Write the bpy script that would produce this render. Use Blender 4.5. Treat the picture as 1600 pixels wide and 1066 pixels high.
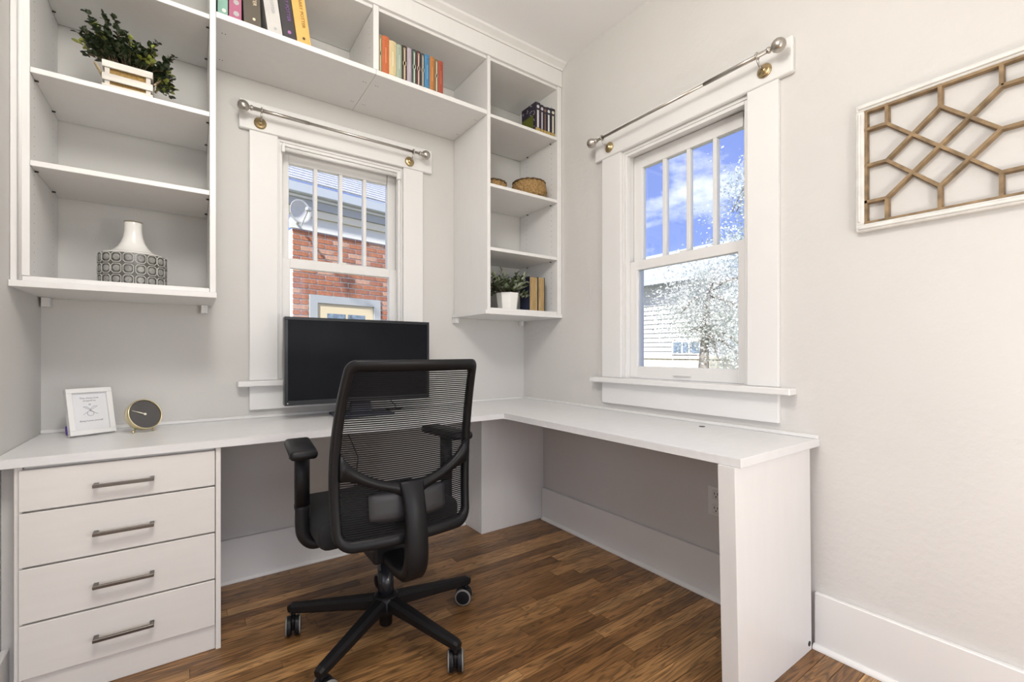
import bpy, bmesh, math, random
from mathutils import Vector, Matrix, noise as mnoise

R = math.radians
scene = bpy.context.scene
for o in list(bpy.data.objects):
    bpy.data.objects.remove(o, do_unlink=True)
C = scene.collection
rnd = random.Random(7)

# ------------------------------------------------------------------ camera
YAW = 0.6036
cam_d = bpy.data.cameras.new('camera')
cam = bpy.data.objects.new('camera', cam_d); C.objects.link(cam)
cam.location = (-1.8716, -2.4284, 1.063)
cam.rotation_euler = (R(90), 0, -YAW)
cam_d.sensor_width = 36.0
cam_d.lens = 701.85 / 1600 * 36
cam_d.shift_x = (800 - 781.1) / 1600
cam_d.shift_y = (550.5 - 533) / 1600
cam_d.clip_start = 0.02
scene.camera = cam

# ------------------------------------------------------------------ view
vs = scene.view_settings
vs.view_transform = 'Standard'; vs.look = 'None'; vs.gamma = 1.0
vs.use_curve_mapping = False
vs.exposure = 0.6

# ------------------------------------------------------------------ world: blue sky with white clouds
W = bpy.data.worlds.new('sky'); scene.world = W
W.use_nodes = True
nt = W.node_tree; nt.nodes.clear()
def wn(t, **k):
    n = nt.nodes.new(t)
    for a, b in k.items(): setattr(n, a, b)
    return n
tc = wn('ShaderNodeTexCoord')
mp = wn('ShaderNodeMapping'); mp.inputs['Scale'].default_value = (1, 1, 2.2); mp.inputs['Location'].default_value = (3.1, 0.4, 0.2)
nt.links.new(tc.outputs['Generated'], mp.inputs['Vector'])
nz = wn('ShaderNodeTexNoise'); nz.inputs['Scale'].default_value = 3.2; nz.inputs['Detail'].default_value = 7; nz.inputs['Roughness'].default_value = 0.55
nt.links.new(mp.outputs['Vector'], nz.inputs['Vector'])
cr = wn('ShaderNodeValToRGB'); cr.color_ramp.elements[0].position = 0.50; cr.color_ramp.elements[1].position = 0.66
nt.links.new(nz.outputs['Fac'], cr.inputs['Fac'])
sx = wn('ShaderNodeSeparateXYZ'); nt.links.new(tc.outputs['Generated'], sx.inputs[0])
gr = wn('ShaderNodeValToRGB')
e = gr.color_ramp.elements
e[0].position = 0.0; e[0].color = (0.60, 0.68, 0.90, 1)
e[1].position = 0.55; e[1].color = (0.13, 0.19, 0.48, 1)
e2 = gr.color_ramp.elements.new(0.22); e2.color = (0.19, 0.265, 0.58, 1)
nt.links.new(sx.outputs['Z'], gr.inputs['Fac'])
mx = wn('ShaderNodeMixRGB'); mx.inputs[2].default_value = (1.0, 1.02, 1.08, 1)
nt.links.new(cr.outputs['Color'], mx.inputs[0]); nt.links.new(gr.outputs['Color'], mx.inputs[1])
bg = wn('ShaderNodeBackground'); bg.inputs['Strength'].default_value = 1.25
nt.links.new(mx.outputs[0], bg.inputs['Color'])
wo = wn('ShaderNodeOutputWorld'); nt.links.new(bg.outputs[0], wo.inputs[0])

# ------------------------------------------------------------------ sun and the large lights
sun_d = bpy.data.lights.new('sun', 'SUN'); sun_d.energy = 6.0; sun_d.angle = R(3); sun_d.color = (1.0, 0.985, 0.95)
sun = bpy.data.objects.new('sun', sun_d); C.objects.link(sun)
sun.rotation_euler = Vector((0.62, 0.42, -0.66)).to_track_quat('-Z', 'Y').to_euler()
sun.location = (-6, -5, 8)

def area(name, loc, direction, sxy, energy, color):
    d = bpy.data.lights.new(name, 'AREA'); d.shape = 'RECTANGLE'; d.size, d.size_y = sxy
    d.energy = energy; d.color = color
    o = bpy.data.objects.new(name, d); C.objects.link(o)
    o.location = loc; o.rotation_euler = Vector(direction).to_track_quat('-Z', 'Y').to_euler()
    return o
# added fill lights at two unseen openings behind the camera
area('window_daylight_near', (-1.75, -4.62, 1.15), (0, 1, 0.12), (2.6, 2.1), 12, (1.0, 0.965, 0.91))
area('window_daylight_side', (-4.12, -3.05, 1.55), (1, 0, 0), (1.8, 1.5), 8, (1.0, 0.965, 0.91))
# added ceiling-level fill above the frame, no fixture modelled
lamp_d = bpy.data.lights.new('ceiling_lamp_light', 'POINT'); lamp_d.energy = 38; lamp_d.shadow_soft_size = 0.22; lamp_d.color = (1.0, 0.962, 0.905)
lamp = bpy.data.objects.new('ceiling_lamp_light', lamp_d); C.objects.link(lamp); lamp.location = (-1.80, -1.90, 2.48)
# added low fill behind the camera, brightens the shelf undersides
low_d = bpy.data.lights.new('table_lamp_light', 'POINT'); low_d.energy = 19; low_d.shadow_soft_size = 0.16; low_d.color = (1.0, 0.965, 0.91)
low = bpy.data.objects.new('table_lamp_light', low_d); C.objects.link(low); low.location = (-0.85, -2.95, 0.95)

# ------------------------------------------------------------------ materials
MATS = {}
def mat(name, col, rough=0.5, metal=0.0, nscale=0, namt=0.0, bscale=0, bstr=0.0, spec=0.5, coat=0.0, stretch=None, trans=0.0):
    m = bpy.data.materials.new(name); m.use_nodes = True
    t = m.node_tree; b = t.nodes['Principled BSDF']
    b.inputs['Base Color'].default_value = (*col, 1)
    b.inputs['Roughness'].default_value = rough
    b.inputs['Metallic'].default_value = metal
    b.inputs['Specular IOR Level'].default_value = spec
    b.inputs['Coat Weight'].default_value = coat
    b.inputs['Transmission Weight'].default_value = trans
    if nscale or bscale:
        c = t.nodes.new('ShaderNodeTexCoord'); src = c.outputs['Object']
        if stretch:
            mpn = t.nodes.new('ShaderNodeMapping'); mpn.inputs['Scale'].default_value = stretch
            t.links.new(src, mpn.inputs['Vector']); src = mpn.outputs['Vector']
    if nscale:
        n = t.nodes.new('ShaderNodeTexNoise'); n.inputs['Scale'].default_value = nscale; n.inputs['Detail'].default_value = 5
        t.links.new(src, n.inputs['Vector'])
        r = t.nodes.new('ShaderNodeMapRange'); r.inputs[1].default_value = 0.3; r.inputs[2].default_value = 0.7
        r.inputs[3].default_value = 1 - namt; r.inputs[4].default_value = 1 + namt * 0.6
        t.links.new(n.outputs['Fac'], r.inputs[0])
        mm = t.nodes.new('ShaderNodeMixRGB'); mm.blend_type = 'MULTIPLY'; mm.inputs[0].default_value = 1
        mm.inputs[1].default_value = (*col, 1); t.links.new(r.outputs[0], mm.inputs[2])
        t.links.new(mm.outputs[0], b.inputs['Base Color'])
    if bscale:
        n2 = t.nodes.new('ShaderNodeTexNoise'); n2.inputs['Scale'].default_value = bscale; n2.inputs['Detail'].default_value = 3
        t.links.new(src, n2.inputs['Vector'])
        bp = t.nodes.new('ShaderNodeBump'); bp.inputs['Strength'].default_value = bstr; bp.inputs['Distance'].default_value = 0.004
        t.links.new(n2.outputs['Fac'], bp.inputs['Height']); t.links.new(bp.outputs[0], b.inputs['Normal'])
    MATS[name] = m
    return m

M_wall = mat('wall_paint', (0.63, 0.615, 0.595), 0.75, nscale=1.3, namt=0.03, bscale=38, bstr=0.42, spec=0.25)
M_wallfine = mat('wall_paint_smooth', (0.61, 0.60, 0.58), 0.75, nscale=1.3, namt=0.03, bscale=160, bstr=0.10, spec=0.25)
M_ceil = mat('ceiling_paint', (0.86, 0.86, 0.87), 0.9, nscale=2, namt=0.015, bscale=60, bstr=0.08, spec=0.2)
M_trim = mat('trim_paint', (0.76, 0.755, 0.745), 0.42, nscale=3, namt=0.02, bscale=25, bstr=0.05)
M_lam = mat('white_laminate', (0.74, 0.735, 0.725), 0.38, nscale=30, namt=0.015, stretch=(1, 1, 0.2), bscale=150, bstr=0.03)
M_desk = mat('desk_laminate', (0.73, 0.73, 0.735), 0.3, nscale=40, namt=0.03, stretch=(0.3, 1, 1), bscale=120, bstr=0.03)
M_draw = mat('drawer_laminate', (0.74, 0.722, 0.695), 0.42, nscale=30, namt=0.02, stretch=(0.2, 1, 1.4))
M_pin = mat('shelf_pin_bronze', (0.05, 0.045, 0.035), 0.5, metal=0.5)
M_nickel = mat('brushed_nickel', (0.50, 0.47, 0.43), 0.28, metal=1.0, nscale=60, namt=0.06)
M_nickel_d = mat('satin_pull_metal', (0.17, 0.155, 0.14), 0.33, metal=1.0, nscale=60, namt=0.05)
M_brass = mat('aged_brass', (0.52, 0.40, 0.22), 0.3, metal=1.0, nscale=40, namt=0.2)
M_gold = mat('pale_gold', (0.70, 0.62, 0.40), 0.32, metal=1.0)
M_black = mat('black_plastic', (0.007, 0.007, 0.008), 0.44, spec=0.28, nscale=20, namt=0.06, bscale=300, bstr=0.05)
M_black2 = mat('black_gloss_plastic', (0.014, 0.015, 0.019), 0.22)
M_fab = mat('black_seat_fabric', (0.006, 0.007, 0.009), 0.85, bscale=400, bstr=0.3)
M_mesh = mat('black_mesh_fabric', (0.008, 0.008, 0.009), 0.7, spec=0.2)
M_grey = mat('grey_plastic', (0.028, 0.028, 0.031), 0.5)
M_rim = mat('caster_grey_tread', (0.20, 0.195, 0.18), 0.5)
M_screen = mat('monitor_screen', (0.006, 0.007, 0.010), 0.34, nscale=9, namt=0.2, spec=0.10)
M_bezel = mat('monitor_bezel', (0.012, 0.014, 0.018), 0.32, spec=0.4)
M_white_cer = mat('white_ceramic', (0.78, 0.77, 0.74), 0.18, coat=0.4)
M_dark_soil = mat('dark_soil', (0.02, 0.016, 0.012), 0.95)
M_leafd = mat('dark_boxwood_leaf', (0.020, 0.034, 0.012), 0.42, nscale=60, namt=0.5)
M_leafy = mat('young_boxwood_leaf', (0.26, 0.30, 0.06), 0.45, nscale=60, namt=0.3)
M_leafr = mat('grey_green_leaf', (0.085, 0.11, 0.055), 0.42, nscale=50, namt=0.5)
M_leafr2 = mat('pale_leaf', (0.36, 0.40, 0.28), 0.45, nscale=50, namt=0.3)
M_stem = mat('brown_stem', (0.09, 0.06, 0.03), 0.8)
M_washed = mat('whitewashed_wood', (0.68, 0.65, 0.60), 0.7, nscale=40, namt=0.18, stretch=(0.2, 1, 1))
M_burlap = mat('burlap', (0.36, 0.23, 0.08), 0.95, nscale=250, namt=0.35, bscale=350, bstr=0.6)
M_rope = mat('jute_rope', (0.52, 0.42, 0.27), 0.9, nscale=200, namt=0.3, bscale=300, bstr=0.5)
M_wick = mat('woven_seagrass', (0.33, 0.20, 0.075), 0.8, nscale=90, namt=0.5, bscale=140, bstr=0.5)
M_wickd = mat('dark_basket_rim', (0.10, 0.065, 0.03), 0.8, nscale=90, namt=0.4)
M_pages = mat('book_pages', (0.70, 0.63, 0.48), 0.9, nscale=4, namt=0.08, stretch=(90, 1, 1))
M_pages_old = mat('old_book_pages', (0.42, 0.29, 0.13), 0.9, nscale=4, namt=0.35, stretch=(40, 3, 3))
M_artwood = mat('weathered_brown_wood', (0.27, 0.185, 0.10), 0.75, nscale=28, namt=0.45, bscale=90, bstr=0.3)
M_artpaint = mat('chipped_white_paint', (0.72, 0.71, 0.68), 0.55, nscale=25, namt=0.12, bscale=40, bstr=0.15)
M_paper = mat('print_paper', (0.70, 0.71, 0.73), 0.8)
M_ink = mat('grey_ink', (0.22, 0.22, 0.24), 0.8)
M_purple = mat('purple_card', (0.07, 0.03, 0.22), 0.7)
M_clockface = mat('clock_face', (0.11, 0.105, 0.10), 0.38, metal=0.5)
M_cream = mat('cream_metal', (0.78, 0.74, 0.62), 0.4)
M_outlet = mat('outlet_plastic', (0.74, 0.74, 0.72), 0.3)
M_slot = mat('outlet_slot', (0.02, 0.02, 0.02), 0.6)
M_cable = mat('cable_black', (0.015, 0.015, 0.017), 0.5)
M_blue = mat('blue_grey_plastic', (0.03, 0.04, 0.07), 0.35)

def glass_mat():
    m = bpy.data.materials.new('window_glass'); m.use_nodes = True
    t = m.node_tree; t.nodes.clear()
    o = t.nodes.new('ShaderNodeOutputMaterial'); tr = t.nodes.new('ShaderNodeBsdfTransparent'); gl = t.nodes.new('ShaderNodeBsdfGlossy')
    tr.inputs[0].default_value = (0.97, 0.98, 0.98, 1); gl.inputs['Roughness'].default_value = 0.02
    f = t.nodes.new('ShaderNodeFresnel'); f.inputs[0].default_value = 1.35
    mxs = t.nodes.new('ShaderNodeMixShader'); t.links.new(f.outputs[0], mxs.inputs[0])
    t.links.new(tr.outputs[0], mxs.inputs[1]); t.links.new(gl.outputs[0], mxs.inputs[2]); t.links.new(mxs.outputs[0], o.inputs[0])
    return m
M_glass = glass_mat()

def plank_mat(name, objinfo=True):
    m = bpy.data.materials.new(name); m.use_nodes = True
    t = m.node_tree; b = t.nodes['Principled BSDF']; L = t.links.new
    tcn = t.nodes.new('ShaderNodeTexCoord'); oi = t.nodes.new('ShaderNodeObjectInfo')
    sc = t.nodes.new('ShaderNodeVectorMath'); sc.operation = 'SCALE'; L(oi.outputs['Random'], sc.inputs['Scale']); sc.inputs[0].default_value = (37, 91, 53)
    ad = t.nodes.new('ShaderNodeVectorMath'); L(tcn.outputs['Object'], ad.inputs[0]); L(sc.outputs[0], ad.inputs[1])
    mp1 = t.nodes.new('ShaderNodeMapping'); mp1.inputs['Scale'].default_value = (1.6, 17, 1); L(ad.outputs[0], mp1.inputs['Vector'])
    # cathedral figure: rings of a stretched, warped noise
    n1 = t.nodes.new('ShaderNodeTexNoise'); n1.inputs['Scale'].default_value = 1.5; n1.inputs['Detail'].default_value = 2; n1.inputs['Distortion'].default_value = 0.5; L(mp1.outputs[0], n1.inputs['Vector'])
    mu = t.nodes.new('ShaderNodeMath'); mu.operation = 'MULTIPLY'; mu.inputs[1].default_value = 62; L(n1.outputs['Fac'], mu.inputs[0])
    si = t.nodes.new('ShaderNodeMath'); si.operation = 'SINE'; L(mu.outputs[0], si.inputs[0])
    r1 = t.nodes.new('ShaderNodeMapRange'); r1.inputs[1].default_value = -1; r1.inputs[2].default_value = 1; L(si.outputs[0], r1.inputs[0])
    mp2 = t.nodes.new('ShaderNodeMapping'); mp2.inputs['Scale'].default_value = (5, 190, 1); L(ad.outputs[0], mp2.inputs['Vector'])
    n2 = t.nodes.new('ShaderNodeTexNoise'); n2.inputs['Scale'].default_value = 1.0; n2.inputs['Detail'].default_value = 4; L(mp2.outputs[0], n2.inputs['Vector'])
    mp3 = t.nodes.new('ShaderNodeMapping'); mp3.inputs['Scale'].default_value = (2.5, 9, 1); L(ad.outputs[0], mp3.inputs['Vector'])
    n3 = t.nodes.new('ShaderNodeTexNoise'); n3.inputs['Scale'].default_value = 1.5; n3.inputs['Detail'].default_value = 3; L(mp3.outputs[0], n3.inputs['Vector'])
    # plank tone
    cr_ = t.nodes.new('ShaderNodeValToRGB'); el = cr_.color_ramp.elements
    el[0].position = 0.0; el[0].color = (0.22, 0.103, 0.036, 1)
    el[1].position = 1.0; el[1].color = (0.64, 0.365, 0.150, 1)
    for p, c in ((0.3, (0.32, 0.158, 0.058, 1)), (0.65, (0.39, 0.202, 0.076, 1)), (0.85, (0.49, 0.263, 0.103, 1))):
        q = cr_.color_ramp.elements.new(p); q.color = c
    L(oi.outputs['Random'], cr_.inputs['Fac'])
    def darken(src_fac, lo, col_in, a=0.3, bb=0.7):
        rr = t.nodes.new('ShaderNodeMapRange'); rr.inputs[1].default_value = a; rr.inputs[2].default_value = bb
        rr.inputs[3].default_value = lo; rr.inputs[4].default_value = 1.08; L(src_fac, rr.inputs[0])
        m_ = t.nodes.new('ShaderNodeMixRGB'); m_.blend_type = 'MULTIPLY'; m_.inputs[0].default_value = 1
        L(col_in, m_.inputs[1]); L(rr.outputs[0], m_.inputs[2]); return m_.outputs[0]
    c = darken(r1.outputs[0], 0.52, cr_.outputs['Color'], 0, 0.55)
    c = darken(n2.outputs['Fac'], 0.55, c)
    c = darken(n3.outputs['Fac'], 0.62, c)
    if not objinfo:
        br = t.nodes.new('ShaderNodeTexBrick'); br.inputs['Scale'].default_value = 1; br.inputs['Brick Width'].default_value = 0.6
        br.inputs['Row Height'].default_value = 0.056; br.inputs['Mortar Size'].default_value = 0.001; br.inputs['Color1'].default_value = (1, 1, 1, 1)
        br.inputs['Color2'].default_value = (0.7, 0.7, 0.7, 1); br.inputs['Mortar'].default_value = (0.15, 0.12, 0.1, 1)
        L(tcn.outputs['Object'], br.inputs['Vector'])
        mb = t.nodes.new('ShaderNodeMixRGB'); mb.blend_type = 'MULTIPLY'; mb.inputs[0].default_value = 1; L(c, mb.inputs[1]); L(br.outputs['Color'], mb.inputs[2]); c = mb.outputs[0]
    L(c, b.inputs['Base Color'])
    b.inputs['Roughness'].default_value = 0.34
    bpn = t.nodes.new('ShaderNodeBump'); bpn.inputs['Strength'].default_value = 0.25; bpn.inputs['Distance'].default_value = 0.0015
    L(n2.outputs['Fac'], bpn.inputs['Height']); L(bpn.outputs[0], b.inputs['Normal'])
    return m
M_plank = plank_mat('oak_plank')
M_plank_far = plank_mat('oak_floor_rest', False)

# ------------------------------------------------------------------ mesh helpers
def finish(name, bm, m, parent=None, smooth=False, recalc=True):
    if recalc: bmesh.ops.recalc_face_normals(bm, faces=bm.faces[:])
    if parent is not None:
        bm.transform(MW[parent.name].inverted())
    me = bpy.data.meshes.new(name); bm.to_mesh(me); bm.free()
    for f in me.polygons: f.use_smooth = smooth
    for mm in (m if isinstance(m, (list, tuple)) else [m]): me.materials.append(mm)
    o = bpy.data.objects.new(name, me); C.objects.link(o)
    MW[o.name] = Matrix.Identity(4)
    if parent is not None:
        o.parent = parent; MW[o.name] = MW[parent.name].copy()
    return o
MW = {}
def tag(o, label, cat, group=None, kind=None):
    o['label'] = label; o['category'] = cat
    if group: o['group'] = group
    if kind: o['kind'] = kind
    return o
def struct(o, label=None):
    o['kind'] = 'structure'
    if label: o['label'] = label
    return o
def thing(name, loc, label, cat, group=None, rot=0.0):
    o = bpy.data.objects.new(name, None); C.objects.link(o)
    o.empty_display_size = 0.05
    o.location = loc; o.rotation_euler = (0, 0, rot)
    MW[o.name] = Matrix.Translation(loc) @ Matrix.Rotation(rot, 4, 'Z')
    return tag(o, label, cat, group)
def add_box(bm, x0, x1, y0, y1, z0, z1, bev=0.0, seg=1, mi=0, M=None):
    t = bmesh.new()
    bmesh.ops.create_cube(t, size=1)
    for v in t.verts:
        v.co = Vector(((x0 + x1) / 2 + v.co.x * (x1 - x0), (y0 + y1) / 2 + v.co.y * (y1 - y0), (z0 + z1) / 2 + v.co.z * (z1 - z0)))
    if bev: bmesh.ops.bevel(t, geom=t.edges[:], offset=bev, segments=seg, affect='EDGES', profile=0.5)
    join(bm, t, mi, M)
def join(bm, t, mi=0, M=None):
    mp_ = {}
    for v in t.verts: mp_[v] = bm.verts.new(M @ v.co if M is not None else v.co)
    for f in t.faces:
        try:
            nf = bm.faces.new([mp_[v] for v in f.verts]); nf.material_index = mi; nf.smooth = f.smooth
        except ValueError: pass
    t.free()
def box(name, x0, x1, y0, y1, z0, z1, m, parent=None, bev=0.0012, seg=1, smooth=False):
    bm = bmesh.new(); add_box(bm, min(x0, x1), max(x0, x1), min(y0, y1), max(y0, y1), min(z0, z1), max(z0, z1), bev, seg)
    return finish(name, bm, m, parent, smooth)
def frame_of(d):
    d = d.normalized(); a = Vector((0, 0, 1)) if abs(d.z) < 0.9 else Vector((1, 0, 0))
    s = d.cross(a).normalized(); return s, s.cross(d).normalized()
def add_tube(bm, pts, r, n=10, mi=0, caps=True):
    pts = [Vector(p) for p in pts]; rings = []
    rs = r if isinstance(r, (list, tuple)) else [r] * len(pts)
    s0 = None
    for i, p in enumerate(pts):
        d = (pts[min(i + 1, len(pts) - 1)] - pts[max(i - 1, 0)])
        if s0 is None: s, u = frame_of(d)
        else:
            dn = d.normalized(); s = (s0 - dn * s0.dot(dn)).normalized(); u = s.cross(dn).normalized()
        s0 = s
        rings.append([bm.verts.new(p + s * rs[i] * math.cos(2 * math.pi * k / n) + u * rs[i] * math.sin(2 * math.pi * k / n)) for k in range(n)])
    for a, b in zip(rings, rings[1:]):
        for k in range(n):
            f = bm.faces.new((a[k], a[(k + 1) % n], b[(k + 1) % n], b[k])); f.material_index = mi; f.smooth = True
    if caps:
        for q in (rings[0][::-1], rings[-1]):
            f = bm.faces.new(q); f.material_index = mi
def tube(name, pts, r, m, parent=None, n=10):
    bm = bmesh.new(); add_tube(bm, pts, r, n); return finish(name, bm, m, parent, True)
def add_lathe(bm, prof, n=32, M=None, mi=0, close=True, sxy=(1, 1)):
    rings = []
    for r, z in prof:
        rings.append([bm.verts.new((M or Matrix()) @ Vector((r * sxy[0] * math.cos(2 * math.pi * k / n), r * sxy[1] * math.sin(2 * math.pi * k / n), z))) for k in range(n)])
    for a, b in zip(rings, rings[1:]):
        for k in range(n):
            f = bm.faces.new((a[k], a[(k + 1) % n], b[(k + 1) % n], b[k])); f.material_index = mi; f.smooth = True
    if close:
        for q in (rings[0][::-1], rings[-1]):
            f = bm.faces.new(q); f.material_index = mi
def lathe(name, prof, loc, m, parent=None, n=32, axis=None, sxy=(1, 1), smooth=True):
    bm = bmesh.new(); Mx = Matrix.Translation(loc)
    if axis is not None: Mx = Mx @ Vector(axis).to_track_quat('Z', 'Y').to_matrix().to_4x4()
    add_lathe(bm, prof, n, Mx, sxy=sxy); return finish(name, bm, m, parent, smooth)
def add_sweep(bm, pts, side, widths, heights, mi=0):
    """rectangular section swept along pts; side = fixed width direction"""
    side = Vector(side).normalized(); pts = [Vector(p) for p in pts]; rings = []
    for i, p in enumerate(pts):
        d = (pts[min(i + 1, len(pts) - 1)] - pts[max(i - 1, 0)]).normalized()
        u = side.cross(d).normalized(); w = widths[i] / 2; h = heights[i] / 2; c = min(w, h) * 0.45
        prof = ((-w + c, -h), (w - c, -h), (w, -h + c), (w, h - c), (w - c, h), (-w + c, h), (-w, h - c), (-w, -h + c))
        rings.append([bm.verts.new(p + side * a + u * b) for a, b in prof])
    n = 8
    for a, b in zip(rings, rings[1:]):
        for k in range(n):
            f = bm.faces.new((a[k], a[(k + 1) % n], b[(k + 1) % n], b[k])); f.material_index = mi
    bm.faces.new(rings[0][::-1]); bm.faces.new(rings[-1])
def smooth_path(pts, *vals, m=4):
    P = [Vector(p) for p in pts]; out = []; ov = [[] for _ in vals]
    for i in range(len(P) - 1):
        p0, p1, p2, p3 = P[max(i - 1, 0)], P[i], P[i + 1], P[min(i + 2, len(P) - 1)]
        for k in range(m):
            t_ = k / m
            out.append(0.5 * ((2 * p1) + (p2 - p0) * t_ + (2 * p0 - 5 * p1 + 4 * p2 - p3) * t_ ** 2 + (3 * p1 - p0 - 3 * p2 + p3) * t_ ** 3))
            for q, v in zip(ov, vals): q.append(v[i] * (1 - t_) + v[i + 1] * t_)
    out.append(P[-1])
    for q, v in zip(ov, vals): q.append(v[-1])
    return (out, *ov)
def prism(name, poly, z0, z1, m, parent=None, bev=0.0):
    bm = bmesh.new()
    a = [bm.verts.new((x, y, z0)) for x, y in poly]; b = [bm.verts.new((x, y, z1)) for x, y in poly]
    bm.faces.new(a[::-1]); bm.faces.new(b)
    for i in range(len(poly)):
        j = (i + 1) % len(poly); bm.faces.new((a[i], a[j], b[j], b[i]))
    if bev: bmesh.ops.bevel(bm, geom=bm.edges[:], offset=bev, segments=1, affect='EDGES')
    return finish(name, bm, m, parent)
def text(name, body, size, M, m, parent, align='CENTER', sx=1.0):
    cu = bpy.data.curves.new(name, 'FONT'); cu.body = body; cu.size = size; cu.align_x = align; cu.align_y = 'CENTER'; cu.extrude = 0.0002
    cu.materials.append(m)
    tmp = bpy.data.objects.new(name + '_curve', cu); C.objects.link(tmp)
    dg = bpy.context.evaluated_depsgraph_get(); dg.update()
    me = bpy.data.meshes.new_from_object(tmp.evaluated_get(dg)); me.name = name
    bpy.data.objects.remove(tmp, do_unlink=True)
    if not me.materials: me.materials.append(m)
    o = bpy.data.objects.new(name, me); C.objects.link(o); o.parent = parent
    o.matrix_local = MW[parent.name].inverted() @ M @ Matrix.Diagonal((sx, 1, 1, 1))
    return o

# ================================================================== THE ROOM
XL, ZC = -2.345, 2.81
WT = 0.16
# window openings
LW = dict(o0=-1.525, o1=-0.871, c0=-1.642, c1=-0.755, h0=-1.685, h1=-0.698)
RW = dict(o0=0.848, o1=1.505, c0=0.725, c1=1.618, h0=0.677, h1=1.669)   # along -y
ZO0, ZO1 = 0.905, 2.113

def wall_with_hole(name, a0, a1, h0, h1, z0, z1, axis, m, hz=(ZO0, ZO1)):
    bm = bmesh.new()
    segs = [(a0, h0, z0, z1), (h1, a1, z0, z1), (h0, h1, z0, hz[0]), (h0, h1, hz[1], z1)]
    for s0, s1, q0, q1 in segs:
        if axis == 'x': add_box(bm, s0, s1, 0, WT, q0, q1)
        else: add_box(bm, 0, WT, -s1, -s0, q0, q1)
    bmesh.ops.remove_doubles(bm, verts=bm.verts[:], dist=1e-5)
    return struct(finish(name, bm, m))
wall_with_hole('wall_back', XL - 0.12, WT, LW['o0'], LW['o1'], -0.03, ZC, 'x', M_wallfine)
wall_with_hole('wall_right', 0.0, 4.80, RW['o0'], RW['o1'], -0.03, ZC, 'y', M_wall)
struct(box('wall_left', XL - 0.12, XL, -1.30, 0.0, -0.03, ZC, M_wallfine, bev=0))
struct(box('wall_return', -4.20, XL - 0.12, -1.30, -1.18, -0.03, ZC, M_wall, bev=0))
# the wider part of the room behind the camera, with two openings made for the added fill
bm = bmesh.new()
for s in ((-4.2, -3.05, -0.03, ZC), (-0.45, 0, -0.03, ZC), (-3.05, -0.45, -0.03, 0.06), (-3.05, -0.45, 2.25, ZC)):
    add_box(bm, s[0], s[1], -4.80, -4.66, s[2], s[3])
struct(finish('wall_near', bm, M_wall))
bm = bmesh.new()
for s in ((-4.8, -3.95, -0.03, ZC), (-2.15, -1.18, -0.03, ZC), (-3.95, -2.15, -0.03, 0.8), (-3.95, -2.15, 2.3, ZC)):
    add_box(bm, -4.34, -4.20, s[0], s[1], s[2], s[3])
struct(finish('wall_far_left', bm, M_wall))
struct(box('ceiling', -4.34, WT, -4.8, WT, ZC, ZC + 0.12, M_ceil, bev=0))

# floor: oak strips, each plank a part
YF = -2.16
bm = bmesh.new()
add_box(bm, -4.34, WT, YF, WT, -0.06, -0.016)
add_box(bm, -4.34, WT, -4.8, YF, -0.06, 0.0)
floor = struct(finish('floor', bm, M_plank_far), 'brown oak strip floor')
RH = 0.0562
row = 0; y = -0.0365
prng = random.Random(23)
while y > YF + 0.01:
    y1 = max(y - RH, YF)
    x = XL + 0.001; first = True
    while x < -0.002:
        ln = prng.uniform(0.28, 0.95)
        if first: ln *= prng.uniform(0.3, 1); first = False
        x1 = min(x + ln, -0.001)
        if -0.001 - x1 < 0.16: x1 = -0.001
        bm = bmesh.new()
        cx, cy = (x + x1) / 2, (y + y1) / 2
        add_box(bm, x - cx + 0.0004, x1 - cx - 0.0004, y1 - cy + 0.0004, y - cy - 0.0004, -0.0155, prng.uniform(-0.0004, 0.0), 0)
        for v in bm.verts:      # eased top edges
            if v.co.z > -0.01: v.co.x -= math.copysign(0.0003, v.co.x); v.co.y -= math.copysign(0.0004, v.co.y)
        me_o = finish('plank', bm, M_plank); me_o.parent = floor; me_o.location = (cx, cy, 0)
        x = x1
    y = y1; row += 1

# baseboards with quarter round
def quarter(bm, p0, p1, inward, r=0.016):
    p0, p1, n = Vector(p0), Vector(p1), Vector(inward)
    prof = [(0, 0)] + [(r * math.cos(a), r * math.sin(a)) for a in (0, R(22), R(45), R(68), R(90))]
    A = [bm.verts.new(p0 + n * a + Vector((0, 0, b))) for a, b in prof]; B = [bm.verts.new(p1 + n * a + Vector((0, 0, b))) for a, b in prof]
    for i in range(len(prof)):
        j = (i + 1) % len(prof); bm.faces.new((A[i], A[j], B[j], B[i]))
    bm.faces.new(A[::-1]); bm.faces.new(B)
def baseboard(name, x0, x1, y0, y1, z1, q):
    b = struct(box(name, x0, x1, y0, y1, 0.0005, z1, M_trim, bev=0.003))
    bm = bmesh.new(); quarter(bm, *q); finish('quarter_round', bm, M_trim, b)
baseboard('baseboard_back', -1.779, -0.476, -0.020, -0.0005, 0.198, ((-1.779, -0.0205, 0.0005), (-0.476, -0.0205, 0.0005), (0, -1, 0)))
baseboard('baseboard_right', -0.020, -0.0005, -1.683, -0.213, 0.198, ((-0.0205, -0.226, 0.0005), (-0.0205, -1.683, 0.0005), (-1, 0, 0)))
baseboard('baseboard_right_front', -0.020, -0.0005, -4.65, -1.738, 0.198, ((-0.0205, -1.738, 0.0005), (-0.0205, -4.65, 0.0005), (-1, 0, 0)))
baseboard('baseboard_left', XL + 0.0005, XL + 0.020, -1.30, -0.452, 0.16, ((XL + 0.0205, -1.30, 0.0005), (XL + 0.0205, -0.452, 0.0005), (1, 0, 0)))

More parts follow.
